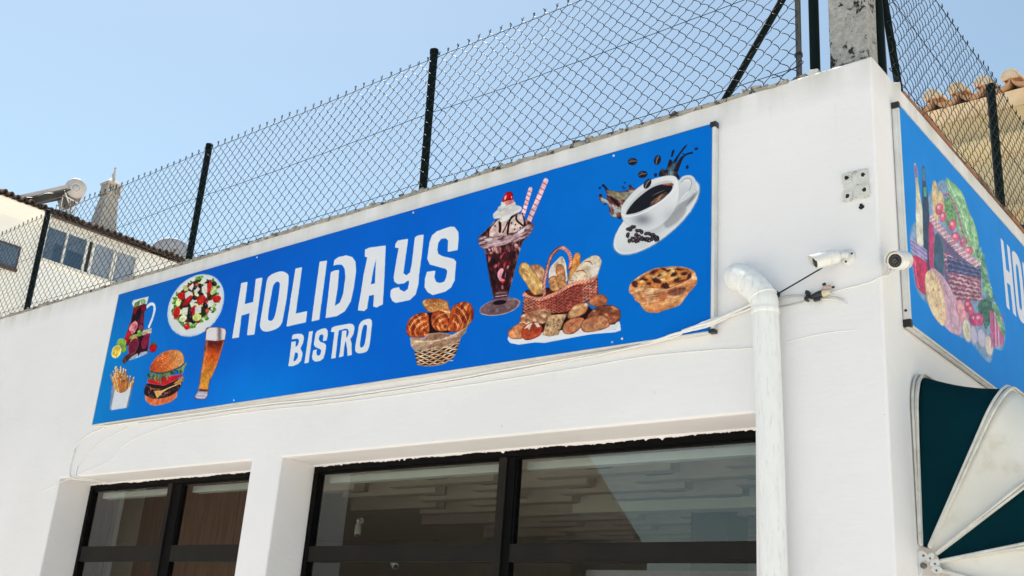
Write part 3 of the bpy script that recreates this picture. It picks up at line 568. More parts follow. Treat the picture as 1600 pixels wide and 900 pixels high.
def art_bread(cv):
    cv.at(740,380,5.454);rnd=random.Random(31)
    cv.poly([(285,815),(300,830),(600,850),(1180,740),(1240,720),(1245,670),(1180,650),(400,780),(300,780)],(220,220,226),r=2)
    cv.poly([(285,820),(310,850),(380,865),(1210,745),(1240,700),(1240,735),(1200,748)],(226,228,234),r=1)
    cv.poly([(440,400),(800,360),(1000,560),(1240,640),(1200,690),(400,780),(420,500)],(34,18,20))
    # loaves in the basket
    cv.line([(700,380),(620,440),(470,430)],60,(80,40,30))
    cv.poly([(380,230),(400,175),(440,165),(475,190),(540,280),(590,350),(595,420),(540,440),(500,430),(440,340),(395,270)],tex((186,140,84),(222,184,120),6,3,.9,3),smooth=True,edge=((150,100,54),2))
    for a,b in (((410,200),(430,230)),((440,250),(470,300)),((480,310),(520,370))): cv.line([a,((a[0]+b[0])/2+14,(a[1]+b[1])/2-8),(b[0]+20,b[1])],[4,9,4],(240,212,160),alpha=.8)
    cv.poly([(480,200),(540,178),(600,225),(610,320),(570,320),(530,270)],tex((216,180,150),(176,120,84),6,4),smooth=True,edge=((130,80,50),2))
    cv.poly([(640,300),(650,210),(700,150),(745,112),(775,150),(790,230),(790,330),(700,330)],tex((222,214,204),(196,170,146),6,9,1.4,3),smooth=True,edge=((230,226,220),1.5));cv.poly([(700,260),(710,185),(760,190),(775,280)],tex((170,104,70),(196,140,100),4,5),smooth=True,edge=((120,64,40),1.5))
    cv.poly([(800,310),(830,170),(860,90),(890,80),(908,110),(900,180),(860,240),(820,310)],tex((196,120,56),(214,150,84),6,3,1.8,3),smooth=True,edge=((140,76,36),2))
    cv.poly([(800,340),(850,250),(920,160),(1000,110),(1050,105),(1085,140),(1080,190),(1040,290),(960,320),(860,335)],tex((226,216,204),(206,186,160),10,7,.5,2),smooth=True,edge=((186,156,124),2.5))
    for a in ([(940,160),(980,155),(1010,182)],[(870,245),(920,230),(960,255)],[(820,320),(850,318)]): cv.line(a,[5,13,6],(150,88,54))
    for x,y,r in ((680,320,48),(740,300,44),(690,370,48),(755,350,44)): cv.ell(x,y,r,r*.85,rnd.uniform(-20,20),tex((206,160,112),(170,112,70),4,int(x)),edge=((128,70,42),2.5))
    # woven side
    cv.poly([(425,450),(560,480),(700,440),(860,350),(1055,300),(1060,430),(960,500),(800,590),(660,600),(420,590)],(84,34,30))
    wicker(cv,[(425,470),(570,490),(570,600),(422,590)],9,(206,134,110),(178,100,84),(96,44,38),rnd,20,12)
    wicker(cv,[(570,490),(770,410),(770,590),(575,600)],13,(188,100,84),(160,76,66),(80,34,32),rnd,22,13)
    wicker(cv,[(770,410),(920,345),(920,520),(770,590)],13,(180,92,78),(150,68,60),(80,34,32),rnd,22,13)
    wicker(cv,[(920,345),(1052,310),(1050,440),(920,510)],11,(216,150,130),(190,110,96),(96,44,38),rnd,26,12)
    for x in (640,700,770,845,920,975,1010): t=(x-570)/480;cv.line([(x,470-150*t),(x,600-130*t)],5,(120,56,48),alpha=.8)
    top=catmull([(425,430),(470,465),(560,475),(660,445),(760,395),(850,345),(950,325),(1050,300)],False,14)
    for i in range(0,len(top)-3,2): cv.line([(top[i][0]-6,top[i][1]+12),(top[i+3][0]+4,top[i+3][1]-14)],12,((222,160,136),(186,110,92))[(i//2)%2])
    cv.line([(430,455),(560,500),(700,460)],6,(110,50,42))
    hd=catmull([(600,440),(600,350),(620,230),(655,120),(700,60),(750,38),(795,65),(820,110),(825,170),(812,215)],False,6)
    cv.line([tuple(p) for p in hd],30,(110,56,52),smooth=False)
    for i in range(len(hd)-1): cv.line([(hd[i][0]-9,hd[i][1]+8),(hd[i+1][0]+9,hd[i+1][1]-8)],9,((222,160,150),(186,112,104))[i%2],smooth=False)
    # loaves in front
    def loaf(P,c1,c2,sd,e=(110,58,36),c3=None): cv.poly(P,tex(c1,c2,5,sd,.3,1.4,.25,.7,c3),smooth=True,edge=(e,2.6))
    loaf([(390,650),(420,600),(540,560),(640,555),(660,590),(640,640),(580,690),(400,700)],(150,90,64),(206,160,126),3,c3=(226,200,176))
    loaf([(290,780),(300,740),(370,690),(440,690),(430,800),(330,815)],(176,104,66),(206,146,104),8)
    loaf([(405,780),(420,720),(470,680),(540,675),(582,710),(575,770),(520,810),(440,825)],(160,60,40),(186,84,54),4,(96,28,22))
    cv.poly([(425,730),(470,685),(500,680),(490,700),(470,740),(455,720)],(232,214,196));cv.poly([(510,680),(545,675),(565,710),(540,715)],(232,214,196))
    cv.poly([(585,780),(620,640),(660,610),(800,600),(770,650),(720,780),(640,795)],tex((206,172,134),(168,130,96),4,6,0,1,.3,.7,(120,90,66)),edge=((150,104,70),1.4))
    for k in range(40): cv.ell(rnd.uniform(630,740),rnd.uniform(640,770),3,3,0,rnd.choice(((110,80,60),(226,196,160))))
    loaf([(800,640),(810,580),(870,520),(950,505),(975,530),(950,590),(880,630)],(186,124,84),(216,170,124),12,c3=(232,200,160))
    loaf([(975,500),(1010,450),(1080,432),(1130,460),(1138,500),(1080,540),(1000,530)],(166,92,60),(190,120,84),14)
    loaf([(960,640),(1020,560),(1120,525),(1210,540),(1250,590),(1235,660),(1160,690),(1060,680)],(110,60,44),(166,98,70),15,(60,30,26),(196,140,104))
    loaf([(760,760),(765,690),(830,640),(900,630),(940,650),(900,730),(830,775)],(170,100,70),(200,136,98),17);cv.line([(800,730),(850,680),(900,650)],6,(130,66,46))
    loaf([(912,720),(930,660),(1020,620),(1110,620),(1150,660),(1150,710),(1060,745),(950,758)],(176,110,78),(206,146,108),19)
    cv.ell(1178,843,9,9,0,(140,150,170));cv.ell(1176,841,5,5,0,(200,208,220))
def bean(cv,x,y,a,b,ang):
    cv.ell(x,y,a,b,ang,(34,28,34),edge=((14,12,18),1.2));t=math.radians(ang);cv.line([(x-a*.8*math.cos(t),y-a*.8*math.sin(t)),(x+a*.1*math.sin(t),y-a*.1*math.cos(t)),(x+a*.8*math.cos(t),y+a*.8*math.sin(t))],a*.14,(150,130,124))
    cv.ell(x-b*.3,y-b*.5,a*.4,b*.2,ang,(96,90,100),alpha=.7,soft=.7)
def art_right(cv):
    cv.at(920,220,5);rnd=random.Random(5)
    spl=tex((40,24,32),(150,96,84),5,9,.8,2,.35,.65,(170,190,190))
    cv.poly([(75,425),(95,415),(110,445),(140,450),(125,380),(100,340),(125,350),(160,385),(240,395),(310,380),(305,350),(325,345),(345,370),(375,380),(300,440),(255,600),(215,600),(165,580),(150,500),(90,475)],spl,smooth=True,edge=((40,24,36),1.2))
    cv.poly([(135,385),(240,400),(330,400),(270,460),(200,450)],tex((200,170,130),(120,130,110),5,4,.3,2),smooth=True,alpha=.8,soft=1.2);cv.line([(100,470),(160,500),(180,560),(240,560)],[5,12,6],(196,120,120),alpha=.6)
    for x,y,a,b in ((83,368,12,8),(110,350,12,10),(125,494,8,6),(265,360,10,6),(278,328,8,6),(275,372,12,5)): cv.ell(x,y,a,b,-30,(24,36,80))
    cv.poly([(550,280),(565,220),(600,225),(625,150),(645,150),(660,185),(690,180),(700,230),(690,250),(700,300)],tex((30,22,30),(70,60,66),4,3,1.2,2,.3,.7,(110,150,170)),smooth=True)
    cv.line([(665,170),(700,110),(750,45)],[26,12,14],(28,26,36));cv.line([(680,220),(720,140),(760,105),(805,92)],[40,14,14],(30,28,40));cv.line([(645,120),(655,85),(662,72)],[14,18,8],(26,30,60))
    for x,y,a,b,g in ((836,62,15,11,-30),(765,205,11,16,20),(518,266,12,15,20),(735,103,6,5,0),(760,35,8,4,-20)): cv.ell(x,y,a,b,g,(28,40,80))
    cv.ell(652,205,18,40,30,(100,150,170),alpha=.6,soft=1.5)
    # saucer
    cv.ell(527,594,420,168,-40,(150,156,172),soft=.8);cv.ell(525,592,413,162,-40,tex((206,208,212),(222,223,226),30,2),edge=((236,238,242),2));
    cv.ell(560,570,300,105,-40,(188,190,196),soft=5,alpha=.7);cv.ell(730,500,110,26,-45,(140,142,148),soft=3,alpha=.7);cv.ell(800,455,60,10,-50,(96,96,104),soft=1.5,alpha=.7);cv.line([(640,560),(730,440),(790,390),(830,400)],[6,10,6],(236,237,240),alpha=.7)
    cv.poly([(590,600),(700,530),(755,520),(745,570),(680,640),(600,680)],(150,152,156),soft=2,alpha=.8,smooth=True)
    # cup
    cv.line([(705,330),(740,290),(790,285),(815,320),(800,390),(760,440),(700,480)],[30,30,34,36,30,24],(206,208,214));cv.line([(715,325),(750,295),(790,300),(800,340),(780,390)],[6,9,6],(150,152,160),alpha=.8)
    cv.poly([(248,560),(260,500),(340,400),(450,320),(560,280),(650,270),(690,300),(705,380),(690,480),(640,580),(560,660),(480,700),(400,700),(320,670),(265,620)],
            lambda x,y: mixc(mixc(col((214,216,220)),col((226,226,230)),(x-1000)/60),col((128,132,140)),np.exp(-((x-1003)/14)**2-((y-343)/9)**2)*.9+np.exp(-((x-1050)/14)**2-((y-338)/14)**2)*.35),smooth=True,edge=((180,182,188),1.5))
    cv.poly([(285,565),(310,500),(390,410),(500,340),(600,310),(655,325),(645,380),(600,430),(520,490),(400,550),(310,575)],(196,196,202),smooth=True,soft=1)
    cv.poly([(288,568),(330,500),(400,430),(500,360),(600,335),(650,350),(640,390),(600,430),(520,490),(400,550),(320,572)],(28,30,38),smooth=True,edge=((60,44,44),1.2))
    cv.poly([(560,340),(640,330),(660,345),(640,350)],(150,90,70),smooth=True);cv.poly([(475,505),(500,460),(560,420),(610,400),(590,440),(520,490)],tex((160,120,96),(60,44,44),4,3,-.6,2),smooth=True,soft=1);cv.line([(490,430),(540,405),(590,385)],[3,9,3],(120,100,96),alpha=.8)
    cv.line([(252,570),(290,590),(400,570),(520,505),(620,430),(672,370),(688,310)],[9,11,9],(232,233,237),alpha=.9)
    for x,y,a,b,g in ((338,162,37,28,-8),(533,150,38,26,-72),(418,262,37,27,-12),(455,335,42,25,-58)): bean(cv,x,y,a,b,g)
    for k in range(44):
        t=rnd.random();x=300+t*235;y=(700+t*40)+rnd.uniform(-30 if t<.5 else -8,60*(1-t)+34)
        bean(cv,x,y-(30 if t<.25 else 0)*rnd.random(),17,13,rnd.uniform(0,180))
        if k%6==0: cv.ell(x+10,y,5,5,0,(190,150,150))
    # custard tart
    cv.at(970,405,9.477)
    cv.poly([(115,440),(130,380),(170,320),(300,230),(480,140),(600,120),(840,105),(1000,135),(1080,180),(1110,240),(1125,310),(1100,390),(1000,500),(940,580),(860,680),(700,735),(600,765),(540,790),(400,785),(330,740),(280,660),(210,610),(170,540),(120,490)],
            tex((186,112,72),(216,156,108),5,8,-.25,3,.3,.65,(232,190,146)),smooth=True,edge=((206,150,110),1.5))
    cv.poly([(290,655),(420,620),(620,620),(860,560),(940,540),(860,670),(700,735),(540,785),(400,780),(330,735)],grad((220,164,110),(176,106,68),(0+1028,470),(1030,487)),smooth=True,alpha=.85,soft=1.5)
    for k in range(22):
        y=450+k*9;x0=200+rnd.uniform(0,300);cv.line([(x0,y+20),(x0+150,y+30),(x0+330,y),(x0+450,y-50)],[3,8,3],rnd.choice(((150,76,52),(196,120,84),(232,184,140),(120,60,44))),alpha=.55)
    cv.poly([(165,380),(230,300),(400,210),(540,150),(700,120),(860,115),(980,150),(1030,210),(1035,270),(960,320),(860,370),(700,430),(540,430),(400,420),(250,410)],
            tex((196,116,62),(222,156,88),5,19,-.4,1.6,.3,.7,(228,184,120)),smooth=True,edge=((110,56,40),2))
    for x,y,a,b,g in ((200,365,40,48,-50),(480,190,60,26,-30),(350,300,50,20,10),(520,315,75,38,20),(650,390,60,45,0),(780,225,55,28,-30),(820,310,55,28,-25),(930,215,50,26,-10),(1005,260,30,58,25),(300,290,60,16,-30),(410,360,36,20,10),(850,150,70,16,5),(640,150,50,18,20),(900,320,80,12,-20),(700,170,36,16,-30),(560,240,30,12,-40)):
        cv.ell(x,y,a,b,g,tex((44,24,32),(86,44,40),2.5,int(x)),wob=.45,seed=int(y),soft=.9,alpha=.92)
    cv.poly([(700,480),(820,420),(950,420),(930,490),(820,530),(720,530)],tex((60,36,42),(120,70,56),3,5,-.3,2),smooth=True,soft=2,alpha=.8)
    cv.line([(190,440),(300,410),(480,440),(650,460),(800,400),(940,350),(1060,250),(1080,200)],[6,14,14,8],(226,176,132),alpha=.75)
    for x,y in ((480,265),(600,300),(600,210)): cv.ell(x,y,18,9,20,(240,220,190),soft=.7)
def art_basket(cv):
    cv.at(1400,250,2.81);rnd=random.Random(8)
    cv.poly([(65,330),(90,560),(150,640),(210,720),(280,775),(330,800),(410,890),(430,830),(470,830),(480,740),(450,650),(425,600),(400,480),(360,400),(300,200),(225,90),(160,130),(100,250)],(150,156,168),smooth=True,soft=1.5,alpha=.75)
    G=((126,178,128),(92,146,100),(160,200,150),(74,126,92))
    cv.poly([(222,90),(235,86),(290,140),(320,220),(350,290),(365,380),(330,420),(280,320),(250,240)],tex((110,168,110),(164,204,150),3,3,1.1,3),smooth=True,edge=((80,140,90),1.2))
    cv.line([(232,100),(280,200),(320,330),(350,410)],[4,7,5],(196,220,180))
    for k in range(26): x=rnd.uniform(0,1);cv.line([(240+100*x,130+250*x),(240+100*x+rnd.uniform(-25,25),120+250*x+rnd.uniform(-30,40))],3,rnd.choice(G),alpha=.7)
    cv.poly([(215,180),(245,170),(270,260),(240,300),(215,260)],tex((70,130,80),(130,176,110),3,4),smooth=True)
    # bread, onions
    for P in ([(165,240),(160,120),(172,88),(184,130),(188,260)],[(188,240),(184,160),(196,135),(212,170),(214,260)]): cv.poly(P,(214,186,132),smooth=True,edge=((180,140,96),1.2))
    for x,y,rx,ry in ((192,215,17,26),(208,250,15,22),(250,285,17,26),(262,340,20,24),(298,360,16,22),(320,400,18,20)): cv.ell(x,y,rx,ry,10,(206,84,110),edge=((160,40,76),1.5));cv.ell(x-3,y-6,rx*.4,ry*.3,0,(236,170,186),soft=.8)
    hd=catmull([(215,155),(232,150),(255,190),(280,260),(298,340),(305,390)],False,6);cv.line([tuple(p) for p in hd],9,(176,128,140),smooth=False)
    for i in range(0,len(hd)-1,2): cv.line([tuple(hd[i]+(-3,-3)),tuple(hd[i]+(4,5))],2.5,(96,60,84))
    # right side greens
    for k in range(70):
        t=rnd.random();x=365+60*t+rnd.uniform(-14,8);y=400+230*t+rnd.uniform(-20,30);cv.ell(x,y,rnd.uniform(8,18),rnd.uniform(4,9),rnd.uniform(20,110),rnd.choice(G),wob=.3,seed=k,alpha=.9)
    cv.poly([(360,640),(400,610),(432,650),(400,740),(380,700)],tex((70,120,100),(40,80,70),3,6),smooth=True)
    # basket
    Q=[(205,400),(368,480),(378,620),(255,610)]
    cv.poly([(180,300),(370,470),(378,615),(250,615),(215,520)],(92,80,116))
    wicker(cv,Q,9,(216,164,166),(180,118,128),(112,66,92),rnd,17,13)
    wicker(cv,[(225,420),(372,470),(376,520),(230,490)],3,(110,110,150),(80,90,130),(50,56,92),rnd,15,12)
    rim=catmull([(150,250),(180,285),(220,330),(270,385),(320,430),(368,465)],False,12)
    for i in range(0,len(rim)-4,2): cv.line([tuple(rim[i]+(-6,10)),tuple(rim[i+3]+(6,-10))],9,((232,190,190),(196,140,156))[(i//2)%2])
    # bottles and jars
    cv.poly([(80,22),(92,20),(98,60),(102,110),(120,230),(128,300),(125,370),(95,370),(88,240),(88,120)],grad((196,186,150),(232,222,196),(1430,300),(1444,330)),smooth=True,edge=((120,120,110),1));cv.poly([(80,22),(92,20),(98,75),(86,80)],(120,104,150))
    cv.poly([(116,38),(128,36),(134,100),(146,200),(150,330),(150,480),(128,470),(118,240)],(40,60,84),smooth=True,edge=((30,96,130),1.2));cv.poly([(116,38),(128,36),(132,90),(119,92)],(60,110,140));cv.poly([(122,120),(134,118),(137,160),(124,162)],(70,150,130))
    cv.poly([(145,290),(160,280),(172,330),(178,500),(150,480)],(190,56,100),smooth=True,edge=((120,50,100),1.5));cv.poly([(172,330),(205,360),(212,500),(200,560),(170,520)],(50,80,100),smooth=True,edge=((90,150,150),1.2))
    cv.poly([(62,335),(100,370),(138,400),(140,440),(84,430),(68,380)],(150,120,176),soft=1,alpha=.8)
    for y in (345,362,380,396): cv.line([(66,y),(100,y+24),(136,y+52)],3,(206,196,226),alpha=.8)
    cv.poly([(74,420),(135,450),(142,520),(135,590),(95,560),(82,500)],tex((206,50,84),(176,36,70),5,3),smooth=True,edge=((140,40,90),1.5));cv.line([(84,440),(92,520),(104,560)],5,(236,130,150),alpha=.6)
    # squash, cheese, onions, garlic, radish
    cv.poly([(150,480),(190,490),(240,560),(275,640),(290,720),(285,765),(240,755),(180,680),(140,560)],(206,160,176),smooth=True,edge=((170,120,150),1.5))
    cv.poly([(128,520),(145,485),(175,500),(200,550),(218,640),(220,700),(205,728),(165,680),(138,610)],(232,196,150),smooth=True,edge=((214,160,120),1.4))
    for x,y in ((165,570),(180,640),(190,570),(200,680)): cv.ell(x,y,4,7,0,(196,140,104))
    for x,y,rx,ry,c in ((285,650,18,40,(226,150,150)),(300,690,20,34,(222,140,146)),(318,640,16,30,(196,60,90)),(345,700,22,28,(190,56,100)),(365,700,20,30,(200,70,116)),(330,660,14,24,(206,80,110))): cv.ell(x,y,rx,ry,-8,c,edge=((150,50,90),1.3));cv.ell(x-3,y-8,rx*.4,ry*.25,0,(240,190,200),soft=.8,alpha=.8)
    for x,y,rx,ry in ((313,748,18,54),(343,768,15,42),(378,782,18,42),(410,815,17,46)):
        cv.ell(x,y,rx,ry,-8,(226,214,196) if x!=343 and x!=378 else (196,186,210),edge=((150,140,160),1.3))
    cv.ell(313,750,10,34,-8,(214,204,160));
    for k in range(9): x=415+k*6.5;cv.line([(x,660+k*3),(x+4,740),(x+6,825-k*2)],[4,6,4],rnd.choice(((206,90,130),(226,150,176),(190,60,110))))
    for k in range(50): a=rnd.random();cv.ell(430+45*a,630+130*a+rnd.uniform(-12,12),rnd.uniform(5,10),rnd.uniform(8,16),rnd.uniform(-30,20),rnd.choice(G),wob=.3,seed=k,alpha=.9)
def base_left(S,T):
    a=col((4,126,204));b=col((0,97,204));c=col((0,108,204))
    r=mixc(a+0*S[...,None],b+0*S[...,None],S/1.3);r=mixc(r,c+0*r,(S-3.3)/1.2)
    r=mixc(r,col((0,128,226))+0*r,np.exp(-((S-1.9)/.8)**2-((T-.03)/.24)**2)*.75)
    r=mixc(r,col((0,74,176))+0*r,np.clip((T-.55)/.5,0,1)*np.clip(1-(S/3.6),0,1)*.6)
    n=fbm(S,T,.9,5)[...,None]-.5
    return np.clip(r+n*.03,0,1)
def base_right(S,T):
    r=mixc(col((24,132,222))+0*S[...,None],col((36,128,214))+0*S[...,None],S/3.);n=fbm(S,T,.5,3)[...,None]-.5
    return np.clip(r+n*.03,0,1)
def photo_grain(cv,base):
    # tonal mottling and texture inside the printed photographs, not on the plain blue or the lettering
    D=np.abs(cv.C-base(cv.S,cv.T)).sum(-1); m=np.clip(D*4-.4,0,1)
    sat=cv.C.max(-1)-cv.C.min(-1); m=m*np.clip(sat*7-.25,0,1)
    n=fbm(cv.S,cv.T,.012,41,oc=3)-.5; n2=fbm(cv.S,cv.T,.035,42,.5,2,oc=2)-.5
    k=1+m*(n*.5+n2*.35)
    cv.C=np.clip(cv.C*k[...,None],0,1)
    lum=cv.C.mean(-1,keepdims=True); cv.C=np.clip(cv.C+(cv.C-.5)*m[...,None]*.05,0,1)
def paint_left(ppm=560):
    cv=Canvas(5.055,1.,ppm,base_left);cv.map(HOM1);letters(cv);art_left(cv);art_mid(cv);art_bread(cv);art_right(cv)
    # vertical joints of the sheets and faint stains
    photo_grain(cv,base_left)
    for s in (1.55,): cv.C[:,int(s*ppm)]*=.86
    return cv.C
def paint_right(ppm=460):
    cv=Canvas(4.2,1.,ppm,base_right);cv.map(HOM2);art_basket(cv);cv.map(HOM1,.34,.06,.71);letters(cv)
    n=fbm(cv.S,cv.T,.3,8)[...,None]
    photo_grain(cv,base_right); a_=np.clip(np.abs(cv.C-base_right(cv.S,cv.T)).sum(-1)*3,0,1)[...,None]*.14+.08; cv.C=cv.C*(1-a_)+a_*col((186,200,236))   # sun-faded ink
    return cv.C
# ---------------------------------------------------------------- ground and street
def sheet(name,x0,y0,x1,y1,z,m):
    b=MB(); b.box((x0,y0,z-.3),(x1,y1,z)); return tag(b.build(name,m),kind='structure')
sheet('ground',-600,-600,600,600,-.01,'earth')
sheet('road',-60,-8.2,60,-1.3,0.0,'asphalt')
sheet('pavement',-60,-1.2,60,-.001,.12,'paving')
sheet('far_pavement',-60,-11,60,-8.3,.12,'paving')
sheet('side_street',.001,.001,9,30,.05,'paving')
k=MB(); k.box((-60,-1.3,-.2),(60,-1.2,.125)); k.box((-60,-8.3,-.2),(60,-8.2,.125)); tag(k.build('kerb','kerb'),kind='structure')
# ---------------------------------------------------------------- the bistro building
WT=.32; TOP=4.098; DEPTH=5.2; XL=-12.
bistro=thing('bistro_building','white painted flat-roofed corner bistro with dark framed windows','building',(0,0,0))
def wall_panel(us,vs,holes,P,thick,inner):
    """A wall with openings as one manifold mesh. us, vs: cut lines; holes: set of cells (i,j); P(u,v,t)."""
    b=MB(); nu,nv=len(us),len(vs); A={}
    for t in (0,thick):
        for i in range(nu):
            for j in range(nv): A[(i,j,t)]=b.add([P(us[i],vs[j],t)])
    solid=lambda i,j: 0<=i<nu-1 and 0<=j<nv-1 and (i,j) not in holes
    for i in range(nu-1):
        for j in range(nv-1):
            if not solid(i,j): continue
            b.face((A[(i,j,0)],A[(i+1,j,0)],A[(i+1,j+1,0)],A[(i,j+1,0)])); b.face((A[(i,j,thick)],A[(i,j+1,thick)],A[(i+1,j+1,thick)],A[(i+1,j,thick)]))
            for (di,dj,p,q) in ((-1,0,(i,j),(i,j+1)),(1,0,(i+1,j+1),(i+1,j)),(0,-1,(i+1,j),(i,j)),(0,1,(i,j+1),(i+1,j+1))):
                if not solid(i+di,j+dj): b.face((A[p+(0,)],A[q+(0,)],A[q+(thick,)],A[p+(thick,)]))
    return b
def bevel_edges(o,pred,w=.012,seg=3):
    me=o.data; at=me.attributes.new('bevel_weight_edge','FLOAT','EDGE')
    for e in me.edges:
        a,b=[me.vertices[i].co for i in e.vertices]
        if pred(a,b): at.data[e.index].value=1.
    md=o.modifiers.new('rounded_plaster_edge','BEVEL'); md.width=w; md.segments=seg; md.limit_method='WEIGHT'; md.harden_normals=False
    for p in me.polygons: p.use_smooth=False
SILL=.95; HEAD=2.61
LW=(-6.156,-3.866); BW=(-3.58,-.546)
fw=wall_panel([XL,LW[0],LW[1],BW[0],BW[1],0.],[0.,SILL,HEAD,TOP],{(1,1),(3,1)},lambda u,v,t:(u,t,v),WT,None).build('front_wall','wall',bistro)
bevel_edges(fw,lambda a,b:(abs(a.y)<1e-4 and abs(b.y)<1e-4 and not (min(a.z,b.z)<.01)) or (abs(a.x)<1e-4 and abs(b.x)<1e-4 and a.y<.001 and b.y<.001))
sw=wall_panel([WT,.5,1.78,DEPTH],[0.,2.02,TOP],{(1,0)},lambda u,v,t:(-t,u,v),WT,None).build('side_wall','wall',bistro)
b=MB(); b.box((-.20,.502,.14),(-.13,.56,2.017)); b.box((-.20,1.72,.14),(-.13,1.778,2.017)); b.box((-.20,.561,1.95),(-.13,1.719,2.017)); b.box((-.20,.561,.14),(-.13,1.719,.42)); b.box((-.19,1.11,.421),(-.14,1.17,1.949)); dr=b.build('door','brown_frame',bistro,bevel=.003)
b=MB(); b.box((-.168,.562,.422),(-.162,1.109,1.948)); b.build('pane','glass',dr); b=MB(); b.box((-.168,1.171,.422),(-.162,1.718,1.948)); b.build('pane','glass',dr); b=MB(); b.tube([(-.10,1.20,.95),(-.10,1.20,1.25)],.012,8); b.build('handle','white_metal',dr)
b=MB(); b.box((-WT,.502,-.05),(.0,1.778,.139)); b.build('threshold','kerb',bistro)
b=MB(); b.box((XL,DEPTH-.25,0),(-WT-.001,DEPTH,TOP)); b.box((XL,WT+.001,0),(XL+.25,DEPTH-.251,TOP)); b.build('back_wall','wall',bistro)
b=MB(); b.box((XL+.251,WT+.002,3.72),(-WT-.002,DEPTH-.252,3.98)); b.build('roof_slab','roof',bistro)
b=MB(); b.box((XL+.26,WT+.003,2.80),(-WT-.003,DEPTH-.26,2.92)); b.build('ceiling','plaster_in',bistro)
b=MB(); b.box((XL+.26,WT+.003,-.05),(-WT-.003,DEPTH-.26,.13)); b.build('floor','floor_in',bistro)
b=MB(); b.box((XL+.27,DEPTH-.32,.13),(-WT-.01,DEPTH-.255,2.799)); b.box((-WT-.06,1.80,.13),(-WT-.005,DEPTH-.33,2.799)); b.box((-WT-.06,.505,2.03),(-WT-.005,1.797,2.799)); b.box((XL+.27,WT+.004,.13),(XL+.3,DEPTH-.33,2.799)); b.build('interior_lining','dark_room',bistro)
# uneven mortar lip on the top of the front wall
def rag(xs,z,amp,seed):
    r_=random.Random(seed); return [(x,z+r_.uniform(-amp,amp)) for x in xs]
b=MB(); r_=random.Random(9); n=170; k0=None
for i in range(n+1):
    x=XL+(-.375-XL)*i/n; h=.008+r_.uniform(-.004,.003)+.003*math.sin(x*3.1)+(.005 if r_.random()<.12 else 0); yo=-.006+r_.uniform(-.004,.003)
    k=b.add([(x,yo,TOP-.012+r_.uniform(-.004,.003)),(x,yo+.003,TOP+h),(x,.10,TOP+h+.004),(x,.10,TOP-.01)])
    if k0 is not None:
        for q in range(4): b.face((k0+q,k0+(q+1)%4,k+(q+1)%4,k+q))
    else: b.face((k,k+1,k+2,k+3))
    k0=k
b.face((k0,k0+3,k0+2,k0+1)); b.build('mortar_coping','mortar',bistro)
# lumps of mortar and tar left round the post bases
b=MB()
for i in range(150):
    x=r_.uniform(-8.2,-.03); s=r_.uniform(.004,.011); x2=x+r_.uniform(.01,.05)
    b.obox((x,r_.uniform(.0,.05),TOP+.012+s*.5),(1,r_.uniform(-.4,.4),r_.uniform(-.3,.3)),(0,1,0),(0,0,1),s*r_.uniform(1,2.4),s,s*.6)
for x,y,s in ((-.335,.03,.02),(-.31,.02,.014),(-.275,.04,.017),(-.24,.03,.01),(-.22,.05,.013)):
    b.obox((x,y,TOP+.008),(1,.1,.2),(0,1,0),(0,0,1),s,s*.8,s*.5)
tag(b.build('mortar_crumbs','mortar',bistro),kind='stuff')
b=MB(); b.obox((-.262,.03,TOP+.012),(1,.1,-.1),(0,1,0),(.1,0,1),.022,.02,.016); b.build('white_mortar_lump','wall',bistro,bevel=.004); b=MB(); b.obox((-.012,.335,TOP+.012),(1,.3,0),(-.3,1,0),(0,.1,1),.014,.026,.02); b.build('white_mortar_lump','wall',bistro,bevel=.004)
# terracotta pieces set in the top of the side wall
y=.40; i=0; proto={}
while y<DEPTH-.05:
    L_=rnd.uniform(.13,.24); L_=min(L_,DEPTH-y-.01); b=MB(); z0=TOP+.003; h=rnd.uniform(.022,.04); o_=rnd.uniform(-.004,.012)
    P=[(-.13,z0),(o_,z0),(o_+.004,z0+h*.5),(o_-.006,z0+h),(-.13,z0+h*rnd.uniform(.8,1.1))]
    P2=[(p[0]+rnd.uniform(-.005,.005),p[1]+(rnd.uniform(-.004,.004) if p[1]>z0 else 0)) for p in P]
    a_=b.add([(p[0],y,p[1]) for p in P]); c_=b.add([(p[0],y+L_-.008,p[1]) for p in P2])
    b.face([a_+q for q in range(5)]); b.face([c_+q for q in range(5)][::-1])
    for q in range(5): b.face((a_+q,a_+(q+1)%5,c_+(q+1)%5,c_+q))
    b.build('brick','terracotta' if rnd.random()<.45 else 'brick_dark',bistro); y+=L_; i+=1
# old anchor plate patch near the corner
pl=thing('anchor_patch','square painted-over mortar patch with four black bolt holes near the corner','patch',(-.085,0,3.51))
b=MB(); n=11; xs=np.linspace(-.136,-.033,n); rr=random.Random(2)
prof=[(x,3.583+.0*x-rr.uniform(0,.004)) for x in xs]+[(x,3.447+rr.uniform(0,.004)) for x in xs[::-1]]
b.prism(prof,lambda u,v,t:(u,-t,v),.0,.007).build('plate','patch',pl,bevel=.002)
for x,z in ((-.120,3.555),(-.051,3.552),(-.119,3.472),(-.048,3.484)):
    b=MB(); b.box((x-.019,-.0105,z-.019),(x+.019,-.0065,z+.019),.002); sq=b.build('mortar_square','patch',pl)
    b=MB(); P=[]; rr=random.Random(int(abs(x)*1e4)); b.prism([(x+(.0085+rr.uniform(-.002,.002))*math.cos(a),z+(.0095+rr.uniform(-.002,.002))*math.sin(a)) for a in np.linspace(0,2*math.pi,11)[:-1]],lambda u,v,t:(u,-t,v),.0105,.0125); b.build('bolt_hole','hole',sq)
b=MB(); rr=random.Random(5)
